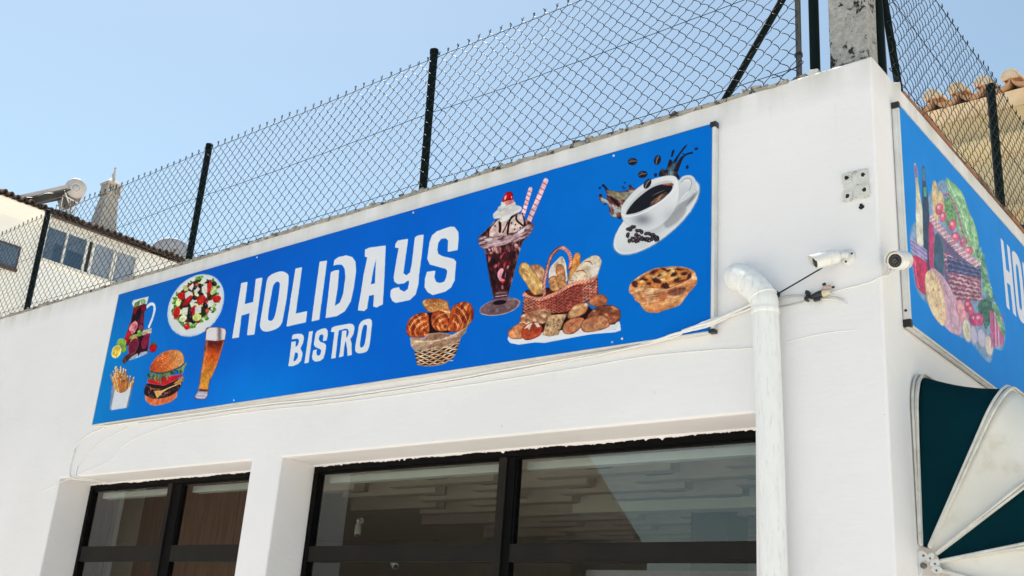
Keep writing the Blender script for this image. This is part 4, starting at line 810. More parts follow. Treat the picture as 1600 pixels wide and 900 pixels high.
for (x,z,s) in ((-.088,3.575,.0045),(-.095,3.57,.003),(-.08,3.574,.003),(-.084,3.565,.0025),(-.078,3.517,.002),(-.074,3.513,.002),(-.085,3.460,.0025)):
    b=MB(); b.prism([(x+s*rr.uniform(.6,1.4)*math.cos(a),z+s*rr.uniform(.6,1.4)*math.sin(a)) for a in np.linspace(0,2*math.pi,8)[:-1]],lambda u,v,t:(u,-t,v),.0072,.0085); b.build('paint_chip','mortar',pl)
pass
h=MB(); rr=random.Random(6); h.prism([(-.067+(.009+rr.uniform(-.004,.005))*math.cos(a),3.418+(.012+rr.uniform(-.004,.004))*math.sin(a)) for a in np.linspace(0,2*math.pi,12)[:-1]],lambda u,v,t:(u,-t,v),.0,.0035)
tag(h.build('wall_hole','hole'),'single ragged black hole just under the anchor patch','hole')
# ---------------------------------------------------------------- windows
FY=.25
def window(x0,x1,mx0,mx1,ztr,xr):
    f=MB(); t=.042
    f.box((x0+.004,FY,HEAD-t),(x1-.004,FY+.06,HEAD-.003)); f.box((x0+.004,FY,SILL+.002),(x0+.004+t,FY+.06,HEAD-t-.001)); f.box((x1-.004-t,FY,SILL+.002),(x1-.004,FY+.06,HEAD-t-.001)); f.box((x0+.005+t,FY,SILL+.002),(x1-.005-t,FY+.06,SILL+t))
    win=f.build('window','black_frame',bistro,bevel=.003)
    b=MB(); b.box((mx0,FY-.004,SILL+t+.001),(mx0+.052,FY+.05,HEAD-t-.001)); b.build('mullion','brown_frame',win,bevel=.003)
    b=MB(); b.box((mx0+.054,FY+.006,SILL+t+.001),(mx1,FY+.05,HEAD-t-.001)); b.build('mullion','black_frame',win,bevel=.003)
    segs=[(x0+.005+t,mx0-.001),(mx1+.001,x1-.005-t)]
    for (a,c) in segs:
        s=.012
        b=MB(); b.box((a,FY+.012,HEAD-t-.001-s),(c,FY+.045,HEAD-t-.001)); b.box((a,FY+.012,ztr[1]+.001),(a+s,FY+.045,HEAD-t-.002-s)); b.box((c-s,FY+.012,ztr[1]+.001),(c,FY+.045,HEAD-t-.002-s)); b.build('sash','black_frame',win)
        b=MB(); b.box((a,FY+.004,ztr[0]),(c,FY+.05,ztr[1])); b.box((a,FY+.001,ztr[1]-.006),(c,FY+.0035,ztr[1])) ; b.box((a,FY+.001,ztr[0]),(c,FY+.0035,ztr[0]+.006)); b.build('transom','brown_frame',win,bevel=.002)
        for z0,z1 in ((ztr[1]+.001,HEAD-t-.002-s),(SILL+t+.001,ztr[0]-.001)):
            b=MB(); b.box((a+s,FY+.026,z0),(c-s,FY+.030,z1)); b.build('pane','glass',win)
        b=MB(); b.box((a+.01,FY+.085,HEAD-t-.055),(c-.005,FY+.15,HEAD-t-.012)); b.build('blind_cassette','plaster_in' if xr else 'white_plastic',win,bevel=.004)
    # ragged edge where the wall paint meets the frame
    b=MB(); r_=random.Random(int(-x0*100)); n=int((x1-x0)/.010); prev=None
    for i in range(n+1):
        x=x0+(x1-x0)*i/n; zz=HEAD-.008-r_.random()**3*.0065-(.006 if r_.random()<.035 else 0)
        if i%17==0: base_t=r_.uniform(-.006,.003)
        base=base_t if i==0 else base+(base_t-base)*.15
        zz+=base; k=b.add([(x,FY-.0035,HEAD+.003),(x,FY-.0035,zz),(x,FY+.001,zz),(x,FY+.001,HEAD+.003)])
        if prev is not None:
            for q in range(3): b.face((prev+q,k+q,k+q+1,prev+q+1))
        prev=k
    b.build('ragged_paint_edge','wall',win)
    return win
window(BW[0],BW[1],-2.112,-2.008,(2.045,2.132),0)
window(LW[0],LW[1],-5.105,-4.95,(2.045,2.150),0)
# interior seen through the glass
bay=MB(); bay.box((-8.8,1.0,.14),(-6.995,1.05,2.798)); bay.box((-6.6,1.0,.14),(-5.1,1.05,2.798)); 
inner=tag(bay.build('panelled_partition','dark_room'),'brown wood panelled partition behind the left window','partition')
x=-8.8
while x<-5.12:
    w_=.145
    if not(-7.12<x<-6.62):
        b=MB(); b.box((x+.002,.985,.16),(min(x+w_,-5.1)-.003,.9995,2.79)); b.build('wood_panel','wood_panel',inner,bevel=.002)
    x+=w_
    if -7.12<x<-6.6: x=-6.6
b=MB(); b.box((-6.99,.99,.15),(-6.605,1.03,2.79)); b.build('beige_strip','linen',inner)
ceil=tag(MB().box((-3.4,2.62,2.66),(-.38,2.78,2.799)).build('ceiling_beam','plaster_in'),'cream beam crossing the dining room ceiling','beam')
for r in range(15):
    y=.58+.29*r
    off=(r%3)*.55
    for k in range(5):
        x0=-4.6+off+k*1.35-.9; x1=x0+1.0
        x0=max(x0,-3.95 if y<1.1 else -8); x1=min(x1,-.42)
        if x1-x0<.15 or (abs(y-2.70)<.14 and x1>-3.4): continue
        b=MB(); b.box((x0,y-.05,2.69),(x1,y+.05,2.798)); tag(b.build('ceiling_slat','slat',bistro))
        if x1-x0>.6 and r<14:
            b=MB(); b.box((x1-.34,y+.053,2.72),(x1-.16,y+.237,2.797)); b.build('ceiling_block','slat2',bistro)
col_=tag(MB().box((-2.60,3.0,.13),(-2.3,3.3,2.79)).build('column','dark_wood'),'dark square column inside the dining room','column')
def bullet_cam(name,label,base,nrm,body0,body1,r=.03,hood=True,group=None):
    """base: centre of the mounting disc on the wall, nrm its outward normal; body0 -> body1: rear to lens."""
    base,nrm,b0,b1=Vector(base),Vector(nrm).normalized(),Vector(body0),Vector(body1)
    t=thing(name,label,'camera',base,group); d=(b1-b0).normalized(); L_=(b1-b0).length
    b=MB(); b.lathe([(r*1.1,0),(r*1.1,.006),(r*.95,.011),(r*.5,.013)],base,nrm,24); pl_=b.build('mounting_disc','white_plastic',t)
    a=nrm.orthogonal().normalized(); c=nrm.cross(a)
    for q in range(3):
        an=q*2.1+.6; b=MB(); b.lathe([(.0045,0),(.0045,.0015),(.002,.002)],base+nrm*.0115+(a*math.cos(an)+c*math.sin(an))*r*.78,nrm,10); b.build('screw','black',pl_)
    b=MB(); mid=base+nrm*.03; b.tube([base+nrm*.011,mid,b0+d*L_*.02],.011,10); b.lathe([(.004,-.016),(.0135,-.009),(.0165,0),(.0135,.009),(.004,.016)],mid,nrm,14); b.lathe([(.012,-.012),(.014,-.01),(.014,.012),(.008,.016)],b0-d*.012,d,14); b.build('bracket','white_plastic',t)
    b=MB(); b.lathe([(r*.55,-.004),(r*.86,.004),(r,.016),(r,L_*.45),(r*1.03,L_*.46),(r*1.03,L_*.5),(r,L_*.51),(r,L_-.002),(r*.93,L_)],b0,d,28); body=b.build('body','white_plastic',t)
    b=MB(); b.lathe([(r*.76,0),(r*.76,.0018)],b0+d*(L_-.0002),d,24); fc=b.build('face','black',body)
    b=MB(); b.lathe([(r*.34,0),(r*.34,.005),(r*.22,.006),(.001,.0045)],b0+d*(L_+.0016),d,18); b.build('lens','lens',body)
    sd_=d.orthogonal().normalized(); su=d.cross(sd_)
    b=MB()
    for q in range(12):
        an=q*math.pi/6; b.lathe([(r*.075,0),(r*.075,.0016),(.0005,.002)],b0+d*(L_+.0017)+(sd_*math.cos(an)+su*math.sin(an))*r*.55,d,6)
    b.build('infrared_lamp','lamp_grey',body)
    if hood:
        upv=Vector((0,0,1))-d*d.z; upv.normalize(); s=d.cross(upv).normalized(); b=MB(); kk=None
        for q in range(15):
            an=R(-100+200*q/14); u=upv*math.cos(an)+s*math.sin(an); k=b.add([b0+d*(L_*.25)+u*r*1.07,b0+d*(L_+.012*math.cos(an)+.008)+u*r*1.07,b0+d*(L_+.012*math.cos(an)+.008)+u*r*1.13,b0+d*(L_*.25)+u*r*1.13])
            if kk is not None:
                for q2 in range(4): b.face((kk+q2,kk+(q2+1)%4,k+(q2+1)%4,k+q2))
            else: b.face((k,k+1,k+2,k+3))
            kk=k
        b.face((kk+3,kk+2,kk+1,kk)); b.build('sunshield','white_plastic',body)
    return t
c1=bullet_cam('security_camera','white bullet security camera on the front wall, angled left with a black cable',(-.131,0,3.211),(0,-1,0),(-.148,-.048,3.204),(-.224,-.104,3.172),.029)
b=MB(); d=Vector((-.8,-.5,-.2)).normalized(); 
b.obox((-.192,-.088,3.166),(-.76,-.56,-.32),(0,.5,-.87),(.6,-.6,.3),.007,.004,.004); b.obox((-.180,-.080,3.168),(-.76,-.56,-.32),(0,.5,-.87),(.6,-.6,.3),.004,.005,.003); b.build('printed_mark','black',c1)
c2=bullet_cam('security_camera','round-faced white security camera on the corner beside the side sign',(.0,.095,3.19),(1,0,0),(.083,.05,3.172),(.074,-.048,3.141),.0345,True)
c3=bullet_cam('security_camera','small white camera hanging inside behind the big window, left of the mullion',(-4.49,1.5,2.47),(0,-1,0),(-4.485,1.47,2.44),(-4.45,1.44,2.36),.022,False)
c4=bullet_cam('security_camera','small white camera behind the lower pane of the big window, tilted down',(-4.10,1.5,2.20),(0,-1,0),(-4.09,1.47,2.19),(-4.02,1.44,2.14),.022,False)
# ---------------------------------------------------------------- sign boards
def uv_face(o,fn):
    me=o.data; uv=me.uv_layers.new(name='print'); off=wloc(o)
    for l in me.loops: uv.data[l.index].uv=fn(me.vertices[l.vertex_index].co+off)
SL=paint_left(); SR=paint_right()
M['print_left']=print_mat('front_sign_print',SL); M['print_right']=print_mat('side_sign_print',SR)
s1=thing('sign_board','long blue front sign board with pictures of food and drink, lettered HOLIDAYS BISTRO','sign',(-3.26,0,2.977))
X0,X1,Z0,Z1=-5.788,-.733,2.977,3.977
b=MB(); b.box((X0,-.026,Z0),(X1,-.002,Z1)); b.build('backing_board','white_metal',s1)
b=MB(); k=b.add([(X0+.002,-.0285,Z0+.002),(X1-.004,-.0285,Z0+.002),(X1-.004,-.0285,Z1-.002),(X0+.002,-.0285,Z1-.002)]); b.face((k,k+1,k+2,k+3))
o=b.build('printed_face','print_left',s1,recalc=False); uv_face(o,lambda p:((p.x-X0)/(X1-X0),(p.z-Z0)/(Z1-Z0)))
b=MB(); b.box((X0-.004,-.030,Z0-.006),(X1+.002,-.003,Z0-.0005)); b.box((X0-.004,-.030,Z1+.0005),(X1+.002,-.003,Z1+.005)); b.box((X0-.005,-.030,Z0),(X0-.0005,-.003,Z1)); b.build('edge_trim','white_metal',s1)
b=MB(); b.box((X1+.0005,-.031,Z0+.01),(X1+.014,-.003,Z1-.022)); b.build('end_trim','white_metal',s1)
for z0,z1 in ((Z1-.021,Z1+.007),(Z0-.008,Z0+.009)):
    b=MB(); b.box((X1-.012,-.033,z0),(X1+.017,-.003,z1)); b.build('corner_cap','black',s1,bevel=.002)
rr=random.Random(4)
for x,z in ((-1.28,Z1-.022),(-2.66,Z1-.02),(-1.19,Z0+.028),(-4.1,Z0+.02),(-4.1,Z1-.02)):
    b=MB(); b.lathe([(.006,0),(.006,.0015),(.003,.0025)],(x,-.0286,z),(0,-1,0),12); b.build('screw','white_metal',s1)
s2=thing('sign_board','blue side sign board round the corner, sun-faded, with a basket of vegetables and bottles','sign',(0,2.3,2.969))
Y0,Y1,W0,W1=.195+.03,4.395,2.969,3.966
b=MB(); b.box((.004,Y0,W0),(.026,Y1,W1)); b.build('backing_board','white_metal',s2)
b=MB(); k=b.add([(.0285,Y0+.004,W0+.003),(.0285,Y1-.002,W0+.003),(.0285,Y1-.002,W1-.002),(.0285,Y0+.004,W1-.002)]); b.face((k,k+1,k+2,k+3))
o=b.build('printed_face','print_right',s2,recalc=False); uv_face(o,lambda p:((p.y-.195)/4.2,(p.z-2.969)/1.))
b=MB(); b.box((.001,Y0-.014,W0+.02),(.031,Y0-.0005,W1-.022)); b.box((.006,Y0-.019,W0+.03),(.024,Y0-.0145,W1-.03)); b.build('end_trim','white_metal',s2,bevel=.0015)
b=MB(); b.box((.001,Y0-.016,W0-.010),(.031,Y1,W0-.0005)); b.box((.008,Y0-.01,W0-.016),(.022,Y1,W0-.0105)); b.build('bottom_trim','white_metal',s2,bevel=.001)
b=MB(); b.box((.001,Y0-.016,W1+.0005),(.031,Y1,W1+.005)); b.build('top_trim','white_metal',s2)
for z0,z1 in ((W1-.021,W1+.007),(W0-.012,W0+.019)):
    b=MB(); b.box((.0005,Y0-.018,z0),(.033,Y0+.003,z1)); b.build('corner_cap','black',s2,bevel=.002)
b=MB(); b.lathe([(.006,0),(.006,.002),(.003,.003)],(.0155,Y0-.0185,W0+.055),(0,-1,0),10); b.build('screw','black',s2)
# ---------------------------------------------------------------- downpipe
dp=thing('downpipe','thick white brush-painted downpipe bending out of the wall beside the big window','downpipe',(-.43,-.075,.0))
ra=.054
path=[(-.435,-.077,.13),(-.431,-.077,1.96),(-.440,-.076,2.45),(-.456,-.075,3.0)]
b=MB(); b.tube(path,ra,28,rs=[.051,.052,.053,.0545]); b.build('pipe','pipe',dp)
b=MB(); b.lathe([(.0545,-.014),(.0575,-.012),(.0580,.004),(.0565,.010)],(-.457,-.075,3.01),(-.01,0,1),28); b.build('collar','pipe',dp)
el=smooth_path([(-.457,-.075,3.0),(-.462,-.075,3.055),(-.490,-.074,3.105),(-.535,-.07,3.150),(-.578,-.060,3.185),(-.606,-.035,3.197),(-.615,.01,3.198)],5)
b=MB(); b.tube(el,.060,28,rs=[.0555+.003*math.sin(math.pi*i/(len(el)-1))+.0012*math.sin(i*1.7) for i in range(len(el))]); e_=b.build('elbow','pipe',dp)
for c,a in (((-.535,-.07,3.150),(-.7,.1,.7)),((-.468,-.075,3.075),(-.35,0,.93))):
    b=MB(); b.lathe([(.057,-.004),(.0600,-.002),(.0600,.002),(.057,.004)],c,a,28); b.build('seam','pipe',e_)
b=MB(); b.lathe([(.058,-.012),(.061,-.01),(.061,.01),(.058,.012)],(-.433,-.0765,1.55),(0,0,1),28); b.box((-.445,-.02,1.54),(-.42,.0,1.56)); b.build('clamp','pipe',dp)
# ---------------------------------------------------------------- cables
def cable(pts,r,m,label,cat='cable',wob=.0,n=6,seed=1,name='cable'):
    r_=random.Random(seed); P=smooth_path(pts,8)
    P=[Vector((p.x+r_.uniform(-wob,wob),p.y,p.z+r_.uniform(-wob,wob))) for p in P]
    b=MB(); b.tube(P,r,n); return tag(b.build(name,m),label,cat)
cable([(-.52,-.012,3.062),(-.654,-.012,3.035),(-.739,-.036,3.000),(-.904,-.036,2.986),(-1.0,-.03,2.972),(-1.173,-.012,2.962),(-1.46,-.007,2.955),(-1.85,-.007,2.948),(-2.28,-.007,2.936),(-2.757,-.007,2.930),(-3.288,-.007,2.932),(-3.765,-.007,2.948),(-4.284,-.007,2.952),(-4.937,-.007,2.955),(-5.676,-.007,2.962)],.0062,'cable_white','white cable running just under the front sign from the downpipe to its far end',wob=.0012)
cable([(-.50,-.014,3.085),(-.60,-.014,3.060),(-.715,-.038,3.016),(-.80,-.038,3.004),(-.87,-.037,2.992)],.0075,'cable_white','short thick white cable crossing the lower right corner of the front sign',seed=3)
cable([(-.54,-.008,3.075),(-.66,-.008,3.052),(-.74,-.037,3.022),(-.84,-.037,3.001),(-.98,-.03,2.966),(-1.6,-.006,2.940),(-2.4,-.006,2.922),(-3.1,-.006,2.915),(-3.9,-.006,2.934),(-4.6,-.006,2.932),(-5.2,-.006,2.945)],.0042,'cable_white','thinner white cable sagging below the one under the front sign',wob=.002,seed=5)
cable([(-.108,.001,2.903),(-.257,-.0005,2.906),(-.40,-.0005,2.891)],.0026,'cable_white','faint painted-over cable on the wall right of the downpipe',seed=6)
cable([(-.50,-.002,2.888),(-.566,-.002,2.887),(-.778,-.002,2.903),(-1.104,-.002,2.914),(-1.459,-.002,2.903),(-1.931,-.002,2.897),(-2.558,-.002,2.893),(-3.287,-.002,2.898),(-3.886,-.002,2.915),(-4.558,-.002,2.912),(-4.846,-.002,2.897),(-5.29,-.002,2.823),(-5.494,-.002,2.701),(-5.892,-.002,2.625),(-6.2,-.002,2.56),(-6.412,-.002,2.514)],.0030,'cable_white','lowest faint cable painted onto the wall, dropping past the left window',wob=.0015,seed=7)
cable([(-5.65,-.003,2.950),(-5.85,-.004,2.915),(-5.985,-.006,2.84),(-6.012,-.007,2.754),(-6.014,-.007,2.67),(-6.00,-.006,2.625),(-5.95,.004,2.600),(-5.86,.10,2.598),(-5.80,.22,2.596)],.0045,'cable_white','thin cable hanging down and turning into the top of the left window',wob=.002,seed=8)
cable([(-5.35,-.003,2.925),(-5.62,-.003,2.86),(-5.80,-.004,2.78),(-5.90,-.004,2.70),(-5.92,-.004,2.635),(-5.88,.003,2.603),(-5.80,.08,2.600)],.003,'cable_white','thin looping cable above the left window',wob=.002,seed=9)
cable([(-.206,-.080,3.152),(-.434,-.018,3.096)],.0032,'black','straight black cable from the left-hand wall camera to the downpipe',seed=10)
cable([(-.434,-.014,3.078),(-.38,-.016,3.082),(-.305,-.014,3.070)],.0045,'cable_grey','grey cable between two black cable clips by the downpipe',seed=11)
cable([(-.430,-.006,3.045),(-.37,-.006,3.048),(-.32,-.008,3.052),(-.285,-.01,3.062)],.003,'cable_grey','lower grey cable from the downpipe to the taped joint',seed=12)
cable([(-.225,-.008,3.062),(-.17,-.005,3.074),(-.10,-.003,3.082),(-.042,-.003,3.089),(.0,-.005,3.102),(.012,.0,3.105),(.014,.03,3.118),(.012,.06,3.14),(.014,.09,3.17)],.0032,'cable_white','thin white cable from the taped joint round the corner to the round-faced camera',wob=.001,seed=13)
cable([(-.24,-.01,3.045),(-.20,-.012,3.040),(-.165,-.01,3.025),(-.14,-.006,3.010)],.0028,'cable_white','short loose white cable tail under the taped joint',seed=14)
cable([(-.25,-.012,3.046),(-.19,-.014,3.048),(-.15,-.01,3.030)],.0022,'cable_grey','short loose grey cable tail under the taped joint',seed=15)
def clip(x,z,label):
    b=MB(); b.obox((x,-.012,z),(.25,0,1),(0,1,0),(1,0,-.25),.021,.012,.0045); b.obox((x+.004,-.026,z+.012),(.25,0,1),(0,1,0),(1,0,-.25),.008,.006,.007); b.obox((x-.003,-.024,z-.012),(.25,0,1),(0,1,0),(1,0,-.25),.006,.005,.006)
    return tag(b.build('cable_clip','black',bevel=.0015),label,'clip',)
clip(-.434,3.087,'black cable clip touching the downpipe'); clip(-.300,3.068,'black cable clip beside the taped joint')
jt=thing('cable_joint','black taped cable joint with yellowed connector and loose wires','cable joint',(-.25,0,3.06))
b=MB(); b.tube([(-.292,-.012,3.062),(-.28,-.018,3.060),(-.262,-.02,3.062),(-.245,-.02,3.066),(-.232,-.018,3.069)],.012,10,rs=[.005,.010,.014,.0155,.014]); b.obox((-.258,-.02,3.046),(1,0,.1),(0,1,0),(0,0,1),.012,.008,.006); b.build('tape','black',jt)
b=MB(); b.tube([(-.233,-.018,3.068),(-.222,-.02,3.067),(-.212,-.018,3.070),(-.204,-.014,3.072)],.012,10,rs=[.014,.0155,.012,.008]); b.build('connector','yellow_tape',jt)
b=MB(); b.tube([(-.238,-.02,3.082),(-.222,-.026,3.090),(-.206,-.02,3.092),(-.190,-.012,3.086)],.005,8,rs=[.003,.006,.006,.003]); b.build('loose_wire','red_wire',jt)
for p,s in (((-.222,-.028,3.102),.0065),((-.19,-.016,3.088),.005),((-.205,-.02,3.094),.004)):
    b=MB(); b.obox(p,(1,.2,.3),(0,1,.2),(-.3,0,1),s,s*.7,s*.8); b.build('wire_end','black',jt,bevel=.001)
# ---------------------------------------------------------------- chain-link fences
def chain_link(b,P,L_,z0,z1,p=.0417,hh=.0405,r=.0021,seed=1,sag=None,knots=True):
    """Woven zigzag wires. P(u,z,w): along, height, out of plane."""
    r_=random.Random(seed); nrow=int((z1-z0)/hh); nw=int(L_/p); n=4; jit={}
    def node(i,j):
        if (i,j) not in jit: jit[(i,j)]=(r_.gauss(0,.0024),r_.gauss(0,.0022))
        return jit[(i,j)]
    for i in range(nw):
        pts=[]
        for j in range(nrow+1):
            s=(j+i)%2; du,dz=node(i+s,j); sg=sag(( i+s)*p,z1-j*hh) if sag else 0
            u=(i+s)*p+du; z=z1-j*hh+dz+sg; w_=(.0022 if s else -.0022)
            if pts:
                u0,z0_,w0=pts[-1]; up_=s==1; bow=.0055*(1 if up_ else -1)
                for t in (.25,.5,.75):
                    e=t-.0; uu=u0+(u-u0)*(t+.10*math.sin(2*math.pi*t)*(-1)); zz=z0_+(z-z0_)*t; pts.append((uu,zz+.002*math.sin(math.pi*t),bow*math.sin(math.pi*t)))
            elif (nrow and s==(1)): pts.append((u-.004,z+.022,.003)); 
            elif s==0: pts.append((u+.005,z+.020,-.003))
            pts.append((u,z,w_))
        k0=None
        V=[Vector(P(*q)) for q in pts]
        for a,q in enumerate(V):
            d=V[min(a+1,len(V)-1)]-V[max(a-1,0)]
            if d.length<1e-6: d=Vector((0,0,1))
            k=b.ring(q,d,r,n)
            if k0 is not None:
                for c in range(n): b.face((k0+c,k0+(c+1)%n,k+(c+1)%n,k+c))
            k0=k
    if knots:   # twisted barbs along the top
        for i in range(0,nw+1):
            if (i%2)==0:
                du,dz=node(i,0); sg=sag(i*p,z1) if sag else 0
                q=[P(i*p+du-.006,z1+sg-.004,0),P(i*p+du+.001,z1+sg+.014,.003),P(i*p+du+r_.uniform(-.012,.012),z1+sg+.026,r_.uniform(-.004,.004))]
                b.tube(q,r*1.35,4)
def posts(parent,name,base,top,r=.0245,cap=True,m='post',n=18):
    base,top=Vector(base),Vector(top); d=(top-base).normalized(); b=MB(); b.tube([base,top],r,n)
    o=b.build(name,m,parent)
    if cap: b=MB(); b.lathe([(r*1.12,-.02),(r*1.14,0),(r*1.1,.008),(r*.7,.014),(.001,.016)],top,d,n); b.build('post_cap',m,o)
    return o
FYN=.085
fe=thing('chain_link_fence','dark green chain-link fence on round posts along the top of the front wall','fence',(-4,FYN,TOP))
for x,lean,zt in ((-9.92,0,5.1),(-7.53,-.03,5.100),(-5.102,-.005,5.100),(-2.72,-.035,5.115)):
    posts(fe,'post',(x,FYN,TOP-.02),(x+lean,FYN,zt))
posts(fe,'post',(-.285,FYN+.005,TOP-.01),(-.285,FYN+.005,6.2),.023)
posts(fe,'brace',(-.782,FYN+.01,TOP+.0),(-.305,FYN+.01,4.80),.0175,False)
b=MB(); b.box((-.371,FYN-.006,TOP-.01),(-.350,FYN+.012,6.1)); b.build('tension_bar','rust_bar',fe)
b=MB(); X_end=-.352
sg=lambda u,z:-.010*math.sin(math.pi*(((X_end-u)+.0+2.35+ .0)%2.4)/2.4)*(1 if z>4.7 else .4)
chain_link(b,lambda u,z,w_:(X_end-u,FYN-.03+w_+.004*math.sin(u*2.1+z*3),z+ (.004*math.sin(u*7.)+.003*math.sin(u*17)) *(z-TOP)),9.9,4.115,5.050,seed=3,sag=sg)
tag(b.build('woven_mesh','wire',fe,recalc=False),kind='stuff')
for z in (5.032,4.645,4.185):
    P=[]; r_=random.Random(int(z*100))
    for i in range(0,121):
        u=9.6*i/120; P.append((X_end-u,FYN-.036,z-.014*math.sin(math.pi*((u+2.35)%2.4)/2.4)+r_.uniform(-.0015,.0015)))
    b=MB(); b.tube(P,.0019,5); b.build('tension_wire','wire',fe)
# curled wire ends along the foot of the mesh
b=MB(); r_=random.Random(21)
for i in range(95):
    x=-.5-r_.random()*9; s=r_.uniform(.012,.034); z=TOP+.008; a0=r_.uniform(0,6); sg_=r_.choice((-1,1)); P=[]
    for k in range(9): a=a0+sg_*k*.55; P.append((x+s*math.cos(a)*(1+.1*k),.02+r_.uniform(-.004,.004)+.03*r_.random()*0,z+abs(s*.55*math.sin(a))+.001))
    b.tube(P,.0019,4)
for i in range(70):
    x=-.6-i*.135; P=[(x,.045,TOP+.02+r_.uniform(-.002,.01)),(x-.05,.03,TOP+.022+r_.uniform(-.006,.012)),(x-.10,.04,TOP+.02),(x-.14,.045,TOP+.02+r_.uniform(-.002,.01))]; b.tube(smooth_path(P,3),.0021,4)
tag(b.build('curled_wire_ends','wire',fe,recalc=False),kind='stuff')
b=MB()
for zz in (4.26,4.62,4.97): 
    for k in range(3): b.tube([(-.36+.018*math.cos(a),FYN-.0+.016*math.sin(a),zz+.006*k+.0008*a) for a in np.linspace(0,6.2,10)],.0018,4)
b.tube(smooth_path([(-.352,FYN-.03,4.20),(-.338,FYN-.035,4.215),(-.325,FYN-.03,4.205),(-.34,FYN-.03,4.195),(-.37,FYN-.03,4.19),(-.42,FYN-.04,4.165),(-.47,FYN-.05,4.16)],4),.002,5)
tag(b.build('tie_wire','wire',fe,recalc=False),kind='stuff')
SX=-.06
fs=thing('chain_link_fence','dark green chain-link fence running away along the top of the side wall','fence',(SX,2.5,TOP))
posts(fs,'post',(-.035,.205,TOP-.01),(-.035,.205,6.2),.024)
posts(fs,'post',(SX,2.05,TOP-.01),(SX,2.065,4.995),.0245); posts(fs,'post',(SX,4.4,TOP-.01),(SX,4.4,5.0),.0245)
posts(fs,'brace',(-.045,.47,TOP+.02),(-.045,.235,4.86),.0175,False)
b=MB(); b.tube([(-.05,.315,TOP+.01),(-.052,.265,6.1)],.006,8); b.build('tension_bar','rust_bar',fs)
b=MB(); sg2=lambda u,z:-.010*math.sin(math.pi*((u+.0)%1.75)/1.75)
chain_link(b,lambda u,z,w_:(SX+.03+w_*1.0+.008*math.sin(u*2.6+z*2)+.004*math.sin(u*9),.30+u,z+.004*math.sin(u*8)),4.7,4.115,5.000,seed=8,sag=sg2,p=.0417,r=.0018)
tag(b.build('woven_mesh','wire',fs,recalc=False),kind='stuff')
for z in (4.985,4.6,4.19):
    b=MB(); b.tube([(SX+.036,.28+4.7*i/60,z-.01*math.sin(math.pi*((4.7*i/60)%1.75)/1.75)) for i in range(61)],.0019,5); b.build('tension_wire','wire',fs)
# concrete pole on the corner
cp=thing('concrete_pole','worn speckled square concrete pole rising from the corner of the wall','pole',(-.118,.14,TOP))
b=MB(); k=[]; r_=random.Random(14)
for i in range(30):
    z=TOP-.05+i*.14; k.append(b.add([(-.203+r_.uniform(-.0025,.0025),.052,z),(-.033+r_.uniform(-.002,.002),.052,z),(-.033+r_.uniform(-.002,.002),.18,z),(-.203,.18,z)]))
for a,c in zip(k,k[1:]):
    for q in range(4): b.face((a+q,a+(q+1)%4,c+(q+1)%4,c+q))
b.face((k[0],k[0]+3,k[0]+2,k[0]+1)); b.face([k[-1]+q for q in range(4)]); b.build('shaft','concrete',cp,bevel=.006)
b=MB(); b.box((-.21,.045,8.01),(-.025,.19,8.06)); b.build('cap','concrete',cp,bevel=.005)
# ---------------------------------------------------------------- awning
aw=thing('awning','folding fan awning with dark teal and stained white canvas panels on the side wall','awning',(.03,1.2,2.04))
AY0,AY1,PX,PZ=.245,1.95,.008,2.035
def hoop(th,Rr=.745,rc=.16,off=0.):
    """U-shaped hoop swung out from the wall by th; returns points from the near pivot round to the far pivot."""
    dx,dz=math.sin(th),math.cos(th); P=[]
    def q(y,l): P.append(Vector((PX+dx*(l+off),y,PZ+dz*(l+off))))
    for l in np.linspace(.07,Rr-rc,9): q(AY0,l)
    for a in np.linspace(0,math.pi/2,9)[1:]: q(AY0+rc*.62*(1-math.cos(a)),Rr-rc+rc*math.sin(a))
    for y in np.linspace(AY0+rc*.62,AY1-rc*.62,9)[1:-1]: q(y,Rr)
    for a in np.linspace(math.pi/2,0,9): q(AY1-rc*.62*(1-math.cos(a)),Rr-rc+rc*math.sin(a))
    for l in np.linspace(Rr-rc,.07,9)[1:]: q(AY1,l)
    return P
TH=[R(1.2),R(27.5),R(54),R(79.5),R(105)]
H=[hoop(t) for t in TH]
for i in range(4):
    A_,B_=H[i],H[i+1]; b=MB(); rows=[]; nr=8
    for j in range(nr+1):
        t=j/nr; row=[]
        for a,c in zip(A_,B_):
            p=a.lerp(c,t); mid=Vector((PX,p.y,PZ)); rad=(p-mid); s_=math.sin(math.pi*t); p=p-rad*(.018*s_)+Vector((0,.012*s_*(1 if p.y<1.1 else -1),0))*min(1,rad.length/.4)
            row.append(p)
        rows.append(b.add(row))
    n=len(A_)
    for j in range(nr):
        for q in range(n-1): b.face((rows[j]+q,rows[j]+q+1,rows[j+1]+q+1,rows[j+1]+q),True)
    o=b.build('canvas_panel','teal' if i%2==0 else 'canvas',aw,recalc=False); md=o.modifiers.new('thickness','SOLIDIFY'); md.thickness=.0016; md.offset=0
for i,h in enumerate(H):
    hp=MB(); out=[p+Vector((0,0,0)) for p in h]
    hp.tube(out,.0085,8); ho=hp.build('hoop','white_metal',aw)
    rr_=[Vector((p.x,p.y+(-.010 if p.y<1.1 else .010)*1,p.z)) for p in hoop(TH[i]+.014,off=.008)]
    b=MB(); b.tube(rr_,.0052,8); b.build('piping','piping',ho)
    rr_=[Vector((p.x,p.y+(-.010 if p.y<1.1 else .010)*1,p.z)) for p in hoop(TH[i]-.016,off=.006)]
    b=MB(); b.tube(rr_,.0058,8); b.build('piping','piping',ho)
